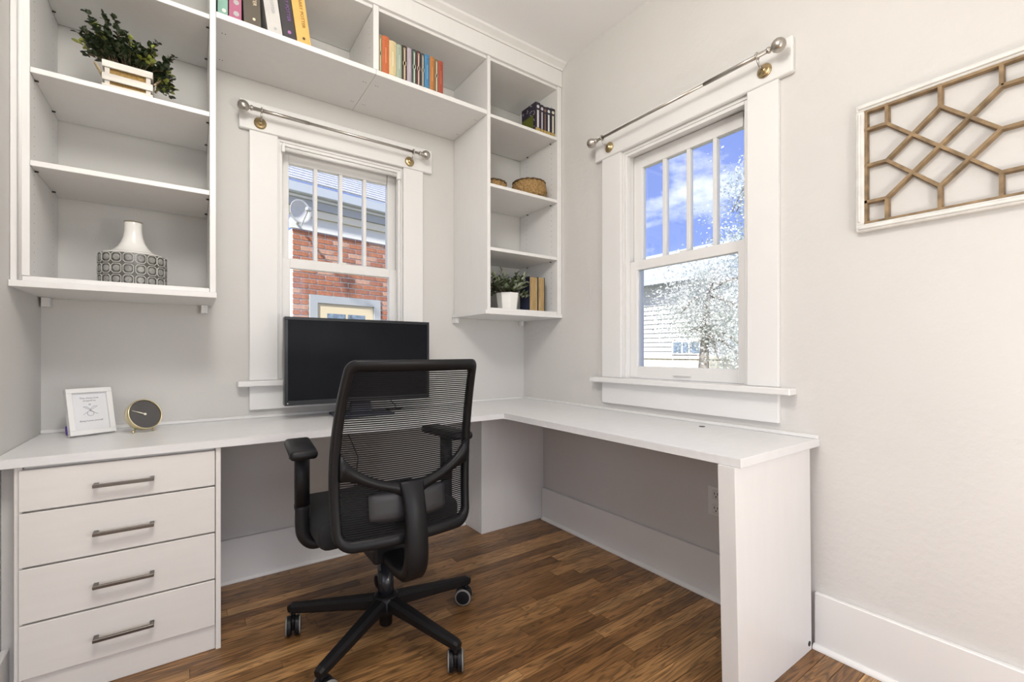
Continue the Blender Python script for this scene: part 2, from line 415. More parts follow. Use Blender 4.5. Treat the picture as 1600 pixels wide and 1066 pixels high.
# ------------------------------------------------------------------ windows (built along s, n = out of the room)
def window(idx, d, mapf, blind=False):
    """mapf(s0,s1,n0,n1) -> x0,x1,y0,y1 ; n>0 is outwards"""
    def bx(name, s0, s1, n0, n1, z0, z1, m, parent, bev=0.0015):
        x0, x1, y0, y1 = mapf(s0, s1, n0, n1)
        return box(name, x0, x1, y0, y1, z0, z1, m, parent, bev)
    o0, o1 = d['o0'], d['o1']
    # jamb liner is the window's own mesh
    bm = bmesh.new()
    for (s0, s1, z0, z1) in ((o0, o0 + 0.014, ZO0, ZO1), (o1 - 0.014, o1, ZO0, ZO1), (o0 + 0.014, o1 - 0.014, ZO1 - 0.014, ZO1), (o0 + 0.014, o1 - 0.014, ZO0, ZO0 + 0.020)):
        x0, x1, y0, y1 = mapf(s0, s1, 0.001, WT); add_box(bm, min(x0, x1), max(x0, x1), min(y0, y1), max(y0, y1), z0, z1)
    w = struct(finish('window_%d' % idx, bm, M_trim))
    bx('casing', d['c0'], o0 + 0.004, -0.020, -0.0005, 0.929, ZO1 - 0.001, M_trim, w)
    bx('casing', o1 - 0.004, d['c1'], -0.020, -0.0005, 0.929, ZO1 - 0.001, M_trim, w)
    bx('head_casing', d['h0'], d['h1'], -0.024, -0.0005, ZO1, 2.249, M_trim, w, 0.004)
    bx('stool', d['h0'] - 0.008, d['h1'] + 0.006, -0.062, -0.0005, 0.902, 0.928, M_trim, w, 0.004)
    bx('stool', o0 + 0.015, o1 - 0.015, -0.0005, 0.045, 0.9255, 0.929, M_trim, w, 0)
    bx('apron', d['c0'], d['c1'], -0.020, -0.0005, 0.790, 0.901, M_trim, w)
    # stops
    for (s0, s1) in ((o0 + 0.0145, o0 + 0.027), (o1 - 0.027, o1 - 0.0145)):
        bx('stop', s0, s1, 0.004, 0.032, 0.9295, ZO1 - 0.015, M_trim, w)
    bx('stop', o0 + 0.0275, o1 - 0.0275, 0.004, 0.032, ZO1 - 0.030, ZO1 - 0.0145, M_trim, w)
    a, b = o0 + 0.016, o1 - 0.016
    ST = 0.052
    # lower sash
    lo = bx('lower_sash', a, a + ST, 0.034, 0.068, 0.9305, 1.535, M_trim, w)
    bx('stile', b - ST, b, 0.034, 0.068, 0.9305, 1.535, M_trim, lo)
    bx('bottom_rail', a + ST, b - ST, 0.034, 0.068, 0.9305, 0.990, M_trim, lo)
    bx('meeting_rail', a + ST, b - ST, 0.034, 0.068, 1.488, 1.535, M_trim, lo)
    bx('pane', a + ST - 0.004, b - ST + 0.004, 0.050, 0.053, 0.986, 1.492, M_glass, lo, 0)
    mid = (a + b) / 2
    bx('sash_lift', mid - 0.045, mid + 0.045, 0.022, 0.034, 0.950, 0.957, M_trim, lo)
    # upper sash: four tall lights
    up = bx('upper_sash', a, a + ST, 0.074, 0.108, 1.500, 2.096, M_trim, w)
    bx('stile', b - ST + 0.004, b, 0.074, 0.108, 1.500, 2.096, M_trim, up)
    bx('bottom_rail', a + ST, b - ST, 0.074, 0.108, 1.500, 1.545, M_trim, up)
    bx('top_rail', a + ST, b - ST, 0.074, 0.108, 2.030, 2.096, M_trim, up)
    g0, g1 = a + ST, b - ST + 0.004
    step = (g1 - g0) / 4
    for k in range(1, 4):
        bx('muntin', g0 + step * k - 0.009, g0 + step * k + 0.009, 0.076, 0.106, 1.545, 2.030, M_trim, up)
    for k in range(4):
        bx('pane', g0 + step * k + (0.006 if k else -0.004), g0 + step * (k + 1) - (0.006 if k < 3 else -0.004), 0.090, 0.093, 1.541, 2.034, M_glass, up, 0)
    bx('sash_lock', mid - 0.02, mid + 0.02, 0.040, 0.064, 1.5355, 1.545, M_trim, lo)
    return w
mL = lambda s0, s1, n0, n1: (s0, s1, n0, n1)
mR = lambda s0, s1, n0, n1: (n0, n1, -s0, -s1)
w1 = window(1, LW, mL); w1['label'] = 'white double hung window above the monitor facing the brick house'
w2 = window(2, RW, mR); w2['label'] = 'white double hung window above the right desk wing facing sky and trees'

# white roller blind rail at the head of the left window
t = thing('blind_rail', (-1.2, -0.012, 2.06), 'white blind rail across the top inside the window over the monitor', 'blind rail')
tube('rail_tube', [(-1.496, -0.004, 2.064), (-0.905, -0.004, 2.064)], 0.011, M_trim, t, 14)
box('bracket', -1.503, -1.489, -0.018, 0.003, 2.045, 2.083, M_trim, t)
box('bracket', -0.912, -0.888, -0.020, 0.003, 2.040, 2.085, M_trim, t, 0.004)
box('side_channel', -0.905, -0.890, -0.014, 0.003, 0.930, 2.039, M_trim, t, 0.004)

# ------------------------------------------------------------------ curtain rods
def rod(label, a, b, wall_n, casing_off, zr):
    """a,b end points of the rod (wall-parallel), wall_n = unit vector into the room"""
    a, b, n = Vector(a), Vector(b), Vector(wall_n); d = (b - a).normalized()
    t = thing('curtain_rod', a.lerp(b, 0.5), label, 'curtain rod')
    m = a.lerp(b, 0.3)
    tube('rod_tube', [a, m], 0.0085, M_nickel, t, 14)
    tube('rod_tube', [m, b], 0.0068, M_nickel, t, 14)
    for p, s in ((a, -1), (b, 1)):
        lathe('finial', [(0.009, -0.012), (0.012, -0.008), (0.012, -0.002), (0.007, 0.0), (0.009, 0.004), (0.018, 0.010), (0.024, 0.020), (0.0255, 0.030), (0.022, 0.042), (0.012, 0.051), (0.001, 0.053)], p, M_nickel, t, 20, axis=d * s)
        q = p - d * s * 0.047
        basep = q - n * casing_off + Vector((0, 0, -0.036))
        br = lathe('bracket', [(0.027, 0.001), (0.027, 0.004), (0.020, 0.008), (0.012, 0.010), (0.009, 0.016), (0.001, 0.017)], basep, M_brass, t, 24, axis=n)
        bm = bmesh.new()
        add_tube(bm, [basep + n * 0.014, basep + n * (casing_off * 0.75) + Vector((0, 0, 0.004)), q + Vector((0, 0, -0.012))], 0.0042, 8)
        ring = [q + (n * math.cos(k * math.pi / 8) + Vector((0, 0, 1)) * math.sin(k * math.pi / 8)) * 0.0115 for k in range(17)]
        add_tube(bm, ring, 0.0038, 8)
        finish('bracket_arm', bm, M_nickel, br, True)
    return t
rod('metal curtain rod above the window behind the monitor', (-1.645, -0.082, 2.186), (-0.795, -0.082, 2.186), (0, -1, 0), 0.057, 2.187)
rod('metal curtain rod above the window over the right desk wing', (-0.082, -1.618, 2.198), (-0.082, -0.735, 2.195), (-1, 0, 0), 0.057, 2.198)

# ================================================================== SHELVES
def pins(parent, shelves, xl, xr, ys=(-0.32, -0.09)):
    for z in shelves:
        for x, s in ((xl, 1), (xr, -1)):
            for y in ys:
                tube('shelf_pin', [(x, y, z - 0.003), (x + s * 0.010, y, z - 0.003)], 0.0028, M_pin, parent, 6)
def holes(parent, x, s, z0, z1, ys=(-0.325, -0.075)):
    bm = bmesh.new(); z = z0
    while z < z1:
        for y in ys:
            c = [bm.verts.new((x + s * 0.0003, y + 0.0023 * math.cos(k * math.pi / 3), z + 0.0023 * math.sin(k * math.pi / 3))) for k in range(6)]
            bm.faces.new(c)
        z += 0.032
    o = finish('pin_holes', bm, M_pin, parent); o['kind'] = 'stuff'

# left unit
t = thing('wall_shelf_unit', (-2.07, -0.19, 1.272), 'white open wall shelf unit in the left corner holding a crate plant and a vase', 'shelf unit')
pl = box('side_panel', -2.318, -2.298, -0.375, -0.003, 1.3095, 2.68, M_lam, t)
box('filler_strip', -2.344, -2.3185, -0.368, -0.350, 1.294, 2.68, M_lam, t)
tube('bead', [(-2.3205, -0.372, 1.295), (-2.3205, -0.372, 2.68)], 0.006, M_lam, t, 10)
pr = box('side_panel', -1.810, -1.790, -0.379, -0.003, 1.2935, 2.68, M_lam, t)
box('bottom_shelf', -2.318, -1.8105, -0.372, -0.003, 1.2935, 1.309, M_lam, t)
box('ledge', -2.344, -1.787, -0.386, -0.003, 1.272, 1.293, M_lam, t)
for z in (1.685, 1.987, 2.362): box('shelf', -2.2975, -1.8105, -0.374, -0.006, z - 0.018, z, M_lam, t)
box('top_panel', -2.2975, -1.8105, -0.372, -0.003, 2.664, 2.68, M_lam, t)
box('cleat', -2.337, -2.313, -0.045, -0.003, 1.236, 1.2715, M_lam, t)
box('cleat', -1.832, -1.808, -0.045, -0.003, 1.236, 1.2715, M_lam, t)
pins(t, (1.667, 1.969, 2.344), -2.298, -1.810)
holes(pl, -2.298, 1, 1.33, 2.6); holes(pr, -1.810, -1, 1.33, 2.6)

# bridge over the window
t = thing('bridge_shelf', (-1.17, -0.19, 2.357), 'white two bay bridge shelf spanning above the window and holding rows of books', 'shelf')
box('shelf', -1.7895, -1.159, -0.380, -0.003, 2.357, 2.380, M_lam, t)
box('shelf', -1.158, -0.5425, -0.380, -0.003, 2.357, 2.380, M_lam, t)
dv = box('divider', -1.172, -1.146, -0.380, -0.003, 2.3805, 2.680, M_lam, t)
box('top_panel', -1.7895, -1.1725, -0.372, -0.003, 2.664, 2.680, M_lam, t)
box('top_panel', -1.1455, -0.5425, -0.372, -0.003, 2.664, 2.680, M_lam, t)
box('back_rail', -1.7895, -1.1725, -0.020, -0.003, 2.3805, 2.425, M_lam, t)
box('back_rail', -1.1455, -0.5425, -0.020, -0.003, 2.3805, 2.425, M_lam, t)
box('block', -1.240, -1.212, -0.045, -0.003, 2.4255, 2.500, M_lam, t)
box('block', -0.580, -0.555, -0.045, -0.003, 2.4255, 2.450, M_lam, t)
holes(dv, -1.172, -1, 2.41, 2.65)
# cam screws on the underside
bm = bmesh.new()
for x in (-1.765, -1.19, -1.13, -0.57):
    for y in (-0.29, -0.09):
        for k in (0, 0.011):
            add_lathe(bm, [(0.0022, -0.0006), (0.0022, 0.0004)], 8, Matrix.Translation((x + k, y, 2.357)))
o = finish('screw_heads', bm, M_pin, t); o['kind'] = 'stuff'

# right unit
t = thing('wall_shelf_unit', (-0.28, -0.19, 1.272), 'narrow white open shelf unit in the right corner with baskets and small potted plant', 'shelf unit')
pl = box('side_panel', -0.5415, -0.521, -0.380, -0.003, 1.2935, 2.68, M_lam, t)
pr = box('side_panel', -0.034, -0.002, -0.380, -0.003, 1.2935, 2.68, M_lam, t)
box('bottom_shelf', -0.5205, -0.0345, -0.376, -0.003, 1.2935, 1.308, M_lam, t)
box('ledge', -0.557, -0.002, -0.387, -0.003, 1.272, 1.293, M_lam, t)
for z in (1.640, 1.989, 2.369): box('shelf', -0.5205, -0.0345, -0.378, -0.008, z - 0.018, z, M_lam, t)
box('top_panel', -0.5205, -0.0345, -0.372, -0.003, 2.664, 2.68, M_lam, t)
box('back_rail', -0.5205, -0.0345, -0.022, -0.009, 2.3695, 2.425, M_lam, t)
box('cleat', -0.552, -0.530, -0.045, -0.003, 1.240, 1.2715, M_lam, t)
box('cleat', -0.045, -0.023, -0.030, -0.003, 1.240, 1.2715, M_lam, t)
pins(t, (1.622, 1.971, 2.351), -0.521, -0.034)
holes(pl, -0.521, 1, 1.33, 2.6); holes(pr, -0.034, -1, 1.33, 2.6)

# fascia and crown above the shelves
struct(box('trim_1', -2.344, -0.0015, -0.386, -0.368, 2.6805, 2.776, M_lam, bev=0.001), 'white fascia board above the shelves')
bm = bmesh.new()
prof = [(-0.368, 2.7765), (-0.392, 2.7765), (-0.398, 2.785), (-0.410, 2.792), (-0.424, 2.800), (-0.430, 2.8095), (-0.368, 2.8095)]
A = [bm.verts.new((-2.344, y_, z_)) for y_, z_ in prof]; B = [bm.verts.new((-0.0015, y_, z_)) for y_, z_ in prof]
for i in range(len(prof)):
    j = (i + 1) % len(prof); bm.faces.new((A[i], A[j], B[j], B[i]))
bm.faces.new(A[::-1]); bm.faces.new(B)
struct(finish('trim_2', bm, M_lam), 'white crown moulding at the ceiling')

# ================================================================== DESK
t = thing('corner_worktop', (-0.9, -0.3, 0.723), 'white L shaped desk worktop running along the back wall and right wall', 'worktop')
prism('top_board', [(XL + 0.001, -0.001), (XL + 0.001, -0.545), (-0.548, -0.545), (-0.548, -1.748), (-0.001, -1.748), (-0.001, -0.001)], 0.723, 0.750, M_desk, t, 0.0012)
box('back_lip', XL + 0.001, -0.0185, -0.018, -0.001, 0.7502, 0.763, M_lam, t, 0.002)
box('back_lip', -0.018, -0.001, -1.748, -0.001, 0.7502, 0.763, M_lam, t, 0.002)
lathe('cable_grommet', [(0.012, 0.0), (0.012, 0.0015), (0.001, 0.0016)], (-0.10, -1.356, 0.7501), M_pin, t, 16)

# drawer cabinet
t = thing('drawer_cabinet', (-2.04, -0.27, 0.0), 'white four drawer cabinet under the left end of the desk', 'cabinet')
box('carcass', -2.282, -1.7975, -0.510, -0.025, 0.088, 0.7215, M_draw, t)
box('side_panel', -1.797, -1.781, -0.532, -0.025, 0.0005, 0.7215, M_draw, t)
box('side_panel', -2.300, -2.2825, -0.525, -0.025, 0.0005, 0.7215, M_draw, t)
box('filler_strip', -2.344, -2.3005, -0.450, -0.436, 0.0005, 0.7215, M_draw, t)
kick = box('toe_kick', -2.282, -1.7975, -0.522, -0.506, 0.0005, 0.086, M_draw, t)
for z0, z1 in ((0.090, 0.250), (0.256, 0.417), (0.423, 0.583), (0.589, 0.712)):
    dr = box('drawer', -2.289, -1.799, -0.533, -0.512, z0, z1, M_draw, t, 0.0015)
    zc = {0.090: 0.163, 0.256: 0.329, 0.423: 0.494, 0.589: 0.645}[z0]
    bm = bmesh.new()
    add_box(bm, -2.122, -1.970, -0.566, -0.556, zc - 0.005, zc + 0.005, 0.001)
    for xa in (-2.122, -1.982): add_box(bm, xa, xa + 0.012, -0.557, -0.5328, zc - 0.005, zc + 0.005, 0.001)
    finish('handle', bm, M_nickel_d, dr)

# corner support under the desk
t = thing('corner_support', (-0.25, -0.1, 0.0), 'white boxed support panel in the corner under the desk', 'desk support')
box('front_panel', -0.473, -0.001, -0.2115, -0.194, 0.0005, 0.7225, M_lam, t)
box('side_panel', -0.473, -0.455, -0.1935, -0.001, 0.0005, 0.7225, M_lam, t)

# end panel (its foot stands a little further out than its head)
bm = bmesh.new(); add_box(bm, -0.546, -0.042, -1.736, -1.684, 0.0005, 0.7225, 0.001)
for v in bm.verts:
    k = (v.co.z - 0.36) / 0.72
    if v.co.x < -0.3: v.co.x -= 0.016 * k
    v.co.y += 0.006 * k
t = thing('desk_end_panel', (-0.29, -1.71, 0.0), 'thick white end panel holding up the right desk wing', 'desk leg')
finish('panel', bm, M_lam, t)
lathe('cable_hole_cap', [(0.009, 0), (0.009, 0.002), (0.001, 0.0022)], (-0.062, -1.7385, 0.028), M_slot, t, 12, axis=(0, -1, 0))

# outlet on the wall under the desk
t = thing('wall_outlet', (-0.002, -1.365, 0.42), 'white double wall outlet under the right desk wing', 'outlet')
box('cover_plate', -0.007, -0.0008, -1.404, -1.326, 0.355, 0.482, M_outlet, t, 0.002)
for zc in (0.388, 0.449):
    f = box('socket', -0.0095, -0.0072, -1.382, -1.348, zc - 0.019, zc + 0.019, M_outlet, t, 0.004)
    bm = bmesh.new()
    for dy in (-0.007, 0.007): add_box(bm, -0.0101, -0.0096, -1.365 + dy - 0.0015, -1.365 + dy + 0.0015, zc - 0.001, zc + 0.009)
    add_lathe(bm, [(0.003, 0), (0.003, 0.0006)], 10, Matrix.Translation((-0.0096, -1.365, zc - 0.009)) @ Matrix.Rotation(R(-90), 4, 'Y'))
    finish('slots', bm, M_slot, f)

# ================================================================== WALL ART
t = thing('wall_art', (-0.01, -2.2, 1.46), 'wooden lattice panel in a chipped white frame hung on the right wall', 'wall art')
ya, yb, za, zb = -1.861, -2.690, 1.466, 1.891
bm = bmesh.new()
fw_ = 0.024
for a in ((ya, yb, zb - fw_, zb), (ya, yb, za, za + fw_), (ya, ya - fw_, za + fw_, zb - fw_), (yb + fw_, yb, za + fw_, zb - fw_)):
    add_box(bm, -0.024, -0.001, min(a[0], a[1]), max(a[0], a[1]), a[2], a[3], 0.003)
    add_box(bm, -0.030, -0.024, min(a[0], a[1]) + 0.008, max(a[0], a[1]) - 0.008, a[2] + 0.007, a[3] - 0.007, 0.002)
finish('frame', bm, M_artpaint, t)
slat_n = [0]
def slat(p, q, wd=0.0125, x0=-0.021, x1=-0.003, nm='slat'):
    slat_n[0] += 1; x0 -= 0.00025 * (slat_n[0] % 9)
    p, q = Vector((0, *p)), Vector((0, *q)); d = (q - p).normalized(); s = Vector((0, -d.z, d.y)) * wd / 2
    bm = bmesh.new()
    vs_ = []
    for X in (x1, x0):
        k = 1.0 if X == x1 else 0.72
        for c in (p + s * k, p - s * k, q - s * k, q + s * k): vs_.append(bm.verts.new((X, c.y, c.z)))
    bm.faces.new(vs_[0:4]); bm.faces.new(vs_[4:8])
    for i in range(4): bm.faces.new((vs_[i], vs_[(i + 1) % 4], vs_[4 + (i + 1) % 4], vs_[4 + i]))
    finish(nm, bm, M_artwood, t)
yi0, yi1, zi0, zi1 = ya - fw_, yb + fw_, za + fw_, zb - fw_
zt_, zm_, zl_ = 1.803, 1.684, 1.563
for a, b in (((yi0, zi1 - 0.004), (yi1, zi1 - 0.004)), ((yi0, zi0 + 0.004), (yi1, zi0 + 0.004)), ((yi0 - 0.004, zi0), (yi0 - 0.004, zi1)), ((yi1 + 0.004, zi0), (yi1 + 0.004, zi1))):
    slat(a, b, 0.009, nm='border_slat')
for blk in (-1.943, -2.357):
    yA, yB, yC = blk, blk - 0.125, blk - 0.249
    for yy in (yA, yB, yC): slat((yy, zi1), (yy, zt_)); slat((yy, zi0), (yy, zl_))
    for p, q in (((yA, zt_), (yC, zl_)), ((yB, zt_), (yC, zm_)), ((yA, zm_), (yB, zl_)), ((yB, zt_), (yA, zm_)), ((yC, zt_), (yA, zl_)), ((yC, zm_), (yB, zl_))):
        slat(p, q)
    for zz in (zt_, zm_, zl_):
        if blk == -1.943: slat((yi0, zz), (yA, zz)); slat((yC, zz), (-2.357, zz))
        else: slat((yC, zz), (yi1, zz))

# ================================================================== OFFICE CHAIR (faces the desk, back to the camera)
CX, CY = -1.262, -0.785
BX = -1.275
ch = thing('office_chair', (CX, CY, 0.0), 'black mesh back office chair with armrests on a five star caster base', 'chair')
def q3(z, p):   # quadratic through three (z, value)
    (a, fa), (b, fb), (c, fc) = p
    return fa * (z - b) * (z - c) / ((a - b) * (a - c)) + fb * (z - a) * (z - c) / ((b - a) * (b - c)) + fc * (z - a) * (z - b) / ((c - a) * (c - b))
bw = lambda z: q3(z, ((0.455, 0.237), (0.70, 0.246), (1.036, 0.221)))
by = lambda z: q3(z, ((0.455, -1.018), (0.70, -1.000), (1.036, -1.098)))
def bs(u, z, off=0.0): return Vector((BX + u * bw(z), by(z) - 0.032 * (1 - u * u) + off, z))
def rloop(w, z0, z1, rt, rb, n=10):
    pts = []
    def arc(cx_, cz, r, a0):
        for k in range(n + 1):
            a = a0 + (math.pi / 2) * k / n; pts.append((cx_ + r * math.cos(a), cz + r * math.sin(a)))
    def seg(p, q, m):
        for k in range(1, m): pts.append((p[0] + (q[0] - p[0]) * k / m, p[1] + (q[1] - p[1]) * k / m))
    arc(w - rt, z1 - rt, rt, 0); seg((w - rt, z1), (-w + rt, z1), 10)
    arc(-w + rt, z1 - rt, rt, math.pi / 2); seg((-w, z1 - rt), (-w, z0 + rb), 14)
    arc(-w + rb, z0 + rb, rb, math.pi); seg((-w + rb, z0), (w - rb, z0), 10)
    arc(w - rb, z0 + rb, rb, 1.5 * math.pi); seg((w, z0 + rb), (w, z1 - rt), 14)
    return pts
lo_o = rloop(1.0 * 0.24, 0.445, 1.040, 0.030, 0.055)
lo_i = rloop(0.24 - 0.027, 0.445 + 0.036, 1.040 - 0.036, 0.014, 0.028)
bm = bmesh.new()
def ring(lp, off, inset=0.0):
    return [bm.verts.new(bs(p[0] / 0.24, p[1], off)) for p in lp]
rings = [ring(lo_o, 0.010), ring(lo_o, -0.008), ring(rloop(0.234, 0.451, 1.034, 0.028, 0.052), -0.015), ring(rloop(0.219, 0.475, 1.010, 0.018, 0.032), -0.015), ring(lo_i, -0.008), ring(lo_i, 0.012), ring(rloop(0.219, 0.475, 1.010, 0.018, 0.032), 0.016), ring(rloop(0.234, 0.451, 1.034, 0.028, 0.052), 0.016)]
n = len(rings[0])
for a, b in zip(rings, rings[1:] + rings[:1]):
    for k in range(n): bm.faces.new((a[k], a[(k + 1) % n], b[(k + 1) % n], b[k]))
finish('backrest_frame', bm, M_black, ch, True)
# mesh: horizontal knit ribs
bm = bmesh.new()
z = 0.484; NS = 14
while z < 1.002:
    hw = 0.214
    if z < 0.51: hw = 0.214 - 0.028 * (1 - min(1, (z - 0.480) / 0.03)) * 0.6
    prev = None
    for k in range(NS + 1):
        u = -1 + 2 * k / NS; uu = u * hw / 0.24
        a = bm.verts.new(bs(uu, z, 0.004)); b = bm.verts.new(bs(uu, z + 0.0043, 0.004))
        if prev: bm.faces.new((prev[0], a, b, prev[1]))
        prev = (a, b)
    z += 0.0069
o = finish('backrest_mesh', bm, M_mesh, ch, True, recalc=False); o['kind'] = 'stuff'
# curved cross bar
bm = bmesh.new(); rs = []
NB = 30
for k in range(NB + 1):
    u = -0.90 + 1.80 * k / NB; c = 0.620 + 0.108 * abs(u) ** 1.9; h = 0.017 + 0.030 * abs(u / 0.90) ** 7 + 0.022 * max(0, 1 - abs(u) / 0.28) ** 1.6
    c -= 0.018 * max(0, 1 - abs(u) / 0.28) ** 1.6
    ring_ = []
    for dz, off in ((-h, -0.006), (-h * 0.8, -0.026), (h * 0.8, -0.026), (h, -0.006), (h * 0.8, -0.001), (-h * 0.8, -0.001)):
        zz = c + dz; ring_.append(bm.verts.new(bs(u, zz, off)))
    rs.append(ring_)
for a, b in zip(rs, rs[1:]):
    for k in range(6): bm.faces.new((a[k], a[(k + 1) % 6], b[(k + 1) % 6], b[k]))
bm.faces.new(rs[0][::-1]); bm.faces.new(rs[-1])
finish('cross_bar', bm, M_black, ch, True)
# J shaped back support
bm = bmesh.new()
path = [(BX, -1.048, 0.640), (BX, -1.066, 0.60), (BX, -1.084, 0.54), (BX, -1.092, 0.47), (BX, -1.092, 0.41), (BX, -1.080, 0.366), (BX, -1.050, 0.340), (BX, -1.0, 0.330), (BX, -0.93, 0.335), (BX, -0.86, 0.350)]
pth, ws, hs = smooth_path(path, [0.085, 0.072, 0.070, 0.072, 0.074, 0.074, 0.074, 0.076, 0.08, 0.085], [0.022, 0.03, 0.034, 0.038, 0.042, 0.046, 0.046, 0.044, 0.042, 0.04])
add_sweep(bm, pth, (1, 0, 0), ws, hs)
o = finish('back_support', bm, M_black, ch, True)
tb = text('embossed_mark', 'HON', 0.012, Matrix.Translation((BX, -1.1122, 0.44)) @ Matrix.Rotation(R(90), 4, 'X'), M_black2, o)
# lumbar pad behind the mesh
bm = bmesh.new(); NX, NZ = 16, 6; grid = []
for s, off in ((0, -0.006), (1, -0.017)):
    g = []
    for i in range(NX + 1):
        rowv = []
        for j in range(NZ + 1):
            u = -0.55 + 1.10 * i / NX; e_ = abs(2 * i / NX - 1); hh = 0.052 * (1 - 0.25 * e_ ** 4)
            zz = 0.568 + (2 * j / NZ - 1) * hh
            ed = max(e_ ** 6, abs(2 * j / NZ - 1) ** 6)
            rowv.append(bm.verts.new(bs(u, zz, off + (0.010 * ed if s else 0))))
        g.append(rowv)
    grid.append(g)
for g in grid:
    for i in range(NX):
        for j in range(NZ): bm.faces.new((g[i][j], g[i + 1][j], g[i + 1][j + 1], g[i][j + 1]))
a, b = grid
for i in range(NX):
    for j in (0, NZ): bm.faces.new((a[i][j], a[i + 1][j], b[i + 1][j], b[i][j]))
for j in range(NZ):
    for i in (0, NX): bm.faces.new((a[i][j], a[i][j + 1], b[i][j + 1], b[i][j]))
finish('lumbar_pad', bm, M_grey, ch, True)
# seat
bm = bmesh.new(); add_box(bm, BX - 0.257, BX + 0.257, -0.925, -0.460, 0.412, 0.508, 0.034, 4)
for v in bm.verts:
    if v.co.z > 0.46:
        v.co.z -= 0.014 * math.exp(-((v.co.x - BX) / 0.13) ** 2) + max(0, (v.co.y + 0.60)) ** 2 * 1.6
st = finish('seat_cushion', bm, M_fab, ch, True)
box('seat_pan', BX - 0.215, BX + 0.215, -0.86, -0.50, 0.398, 0.4115, M_black, ch, 0.006, 2)
box('tilt_mechanism', CX - 0.085, CX + 0.07, -0.90, -0.66, 0.318, 0.3975, M_black, ch, 0.012, 2)
tube('tilt_lever', [(CX + 0.07, -0.74, 0.355), (CX + 0.2, -0.74, 0.352), (CX + 0.235, -0.74, 0.35)], [0.005, 0.005, 0.009], M_black, ch, 8)
tube('gas_lift', [(CX, CY, 0.135), (CX, CY, 0.24), (CX, CY, 0.241), (CX, CY, 0.32)], [0.029, 0.029, 0.020, 0.020], M_black2, ch, 20)
lathe('base_hub', [(0.020, 0.035), (0.024, 0.040), (0.024, 0.075), (0.044, 0.085), (0.050, 0.10), (0.048, 0.145), (0.034, 0.156), (0.030, 0.156)], (CX, CY, 0), M_black, ch, 24)
for k in range(5):
    a = R(1 + 72 * k); d = Vector((math.cos(a), math.sin(a), 0)); s = Vector((-d.y, d.x, 0))
    c0 = Vector((CX, CY, 0))
    bm = bmesh.new()
    add_sweep(bm, [c0 + d * 0.036 + Vector((0, 0, 0.122)), c0 + d * 0.14 + Vector((0, 0, 0.114)), c0 + d * 0.26 + Vector((0, 0, 0.103)), c0 + d * 0.355 + Vector((0, 0, 0.095)), c0 + d * 0.368 + Vector((0, 0, 0.092))], s, [0.052, 0.046, 0.040, 0.034, 0.026], [0.052, 0.044, 0.038, 0.034, 0.026])
    lg = finish('base_leg', bm, M_black, ch)
    # twin wheel caster, trailing in its own direction
    ca = a + (0.9, 2.0, 0.4, 1.2, 0.75)[k]; ax = Vector((math.cos(ca), math.sin(ca), 0)); tr = Vector((-ax.y, ax.x, 0))
    cc = c0 + d * 0.352 + tr * 0.010
    bm = bmesh.new()
    add_tube(bm, [c0 + d * 0.352 + Vector((0, 0, 0.058)), c0 + d * 0.352 + Vector((0, 0, 0.085))], 0.008, 10)
    mq = ax.to_track_quat('Z', 'Y').to_matrix().to_4x4()
    for sg in (-1, 1):
        Mw = Matrix.Translation(cc + ax * sg * 0.0155 + Vector((0, 0, 0.0347))) @ mq
        o_ = sg                                   # outward side of this wheel
        add_lathe(bm, [(0.001, -0.0105 * o_), (0.030, -0.0105 * o_), (0.0335, -0.008 * o_)], 28, Mw, 0, False)
        add_lathe(bm, [(0.0335, -0.008 * o_), (0.0345, -0.004 * o_), (0.0345, 0.003 * o_), (0.0335, 0.007 * o_)], 28, Mw, 0 if k % 2 else 0, False)
        add_lathe(bm, [(0.0338, 0.0055 * o_), (0.0342, 0.0085 * o_), (0.0300, 0.0108 * o_), (0.0275, 0.0108 * o_)], 28, Mw, 1, False)
        add_lathe(bm, [(0.0275, 0.0106 * o_), (0.020, 0.0122 * o_), (0.001, 0.0126 * o_)], 28, Mw, 0, False)
    add_box(bm, -0.009, 0.009, -0.026, 0.022, 0.022, 0.066, 0.008, 2, 0, Matrix.Translation((cc.x, cc.y, 0)) @ Matrix.Rotation(ca, 4, 'Z'))
    finish('caster', bm, [M_black, M_rim], lg, True)
# armrests
for s in (-1, 1):
    ax_ = BX + s * 0.283
    am = bmesh.new()
    px = ax_ - s * 0.004
    add_sweep(am, [(px, -0.765, 0.718), (px, -0.765, 0.62), (px, -0.766, 0.535)], (1, 0, 0), [0.046] * 3, [0.036] * 3)
    o = finish('armrest', am, M_black, ch, True)
    am = bmesh.new()
    pth, ws, hs = smooth_path([(px, -0.766, 0.534), (px, -0.767, 0.470), (px - s * 0.006, -0.768, 0.430), (px - s * 0.030, -0.770, 0.402), (px - s * 0.070, -0.772, 0.396), (px - s * 0.16, -0.772, 0.394)], [0.032, 0.034, 0.038, 0.042, 0.046, 0.05], [0.042, 0.044, 0.044, 0.038, 0.024, 0.014])
    add_sweep(am, pth, (0, 1, 0), ws, hs)
    finish('arm_bracket', am, M_black, o, True)
    am = bmesh.new(); add_box(am, ax_ - 0.048, ax_ + 0.048, -0.890, -0.625, 0.7185, 0.750, 0.014, 3)
    for v in am.verts:
        f_ = (v.co.y + 0.76) / 0.125
        v.co.x = ax_ + (v.co.x - ax_) * (1 - 0.12 * max(0, -f_) ** 2 - 0.08 * max(0, f_) ** 2) - s * 0.012 * f_
        v.co.z -= 0.004 * f_ * f_
    finish('arm_pad', am, M_black, o, True)
    tube('height_button', [(px + s * 0.02, -0.785, 0.710), (px + s * 0.044, -0.792, 0.710)], 0.006, M_black, o, 8)

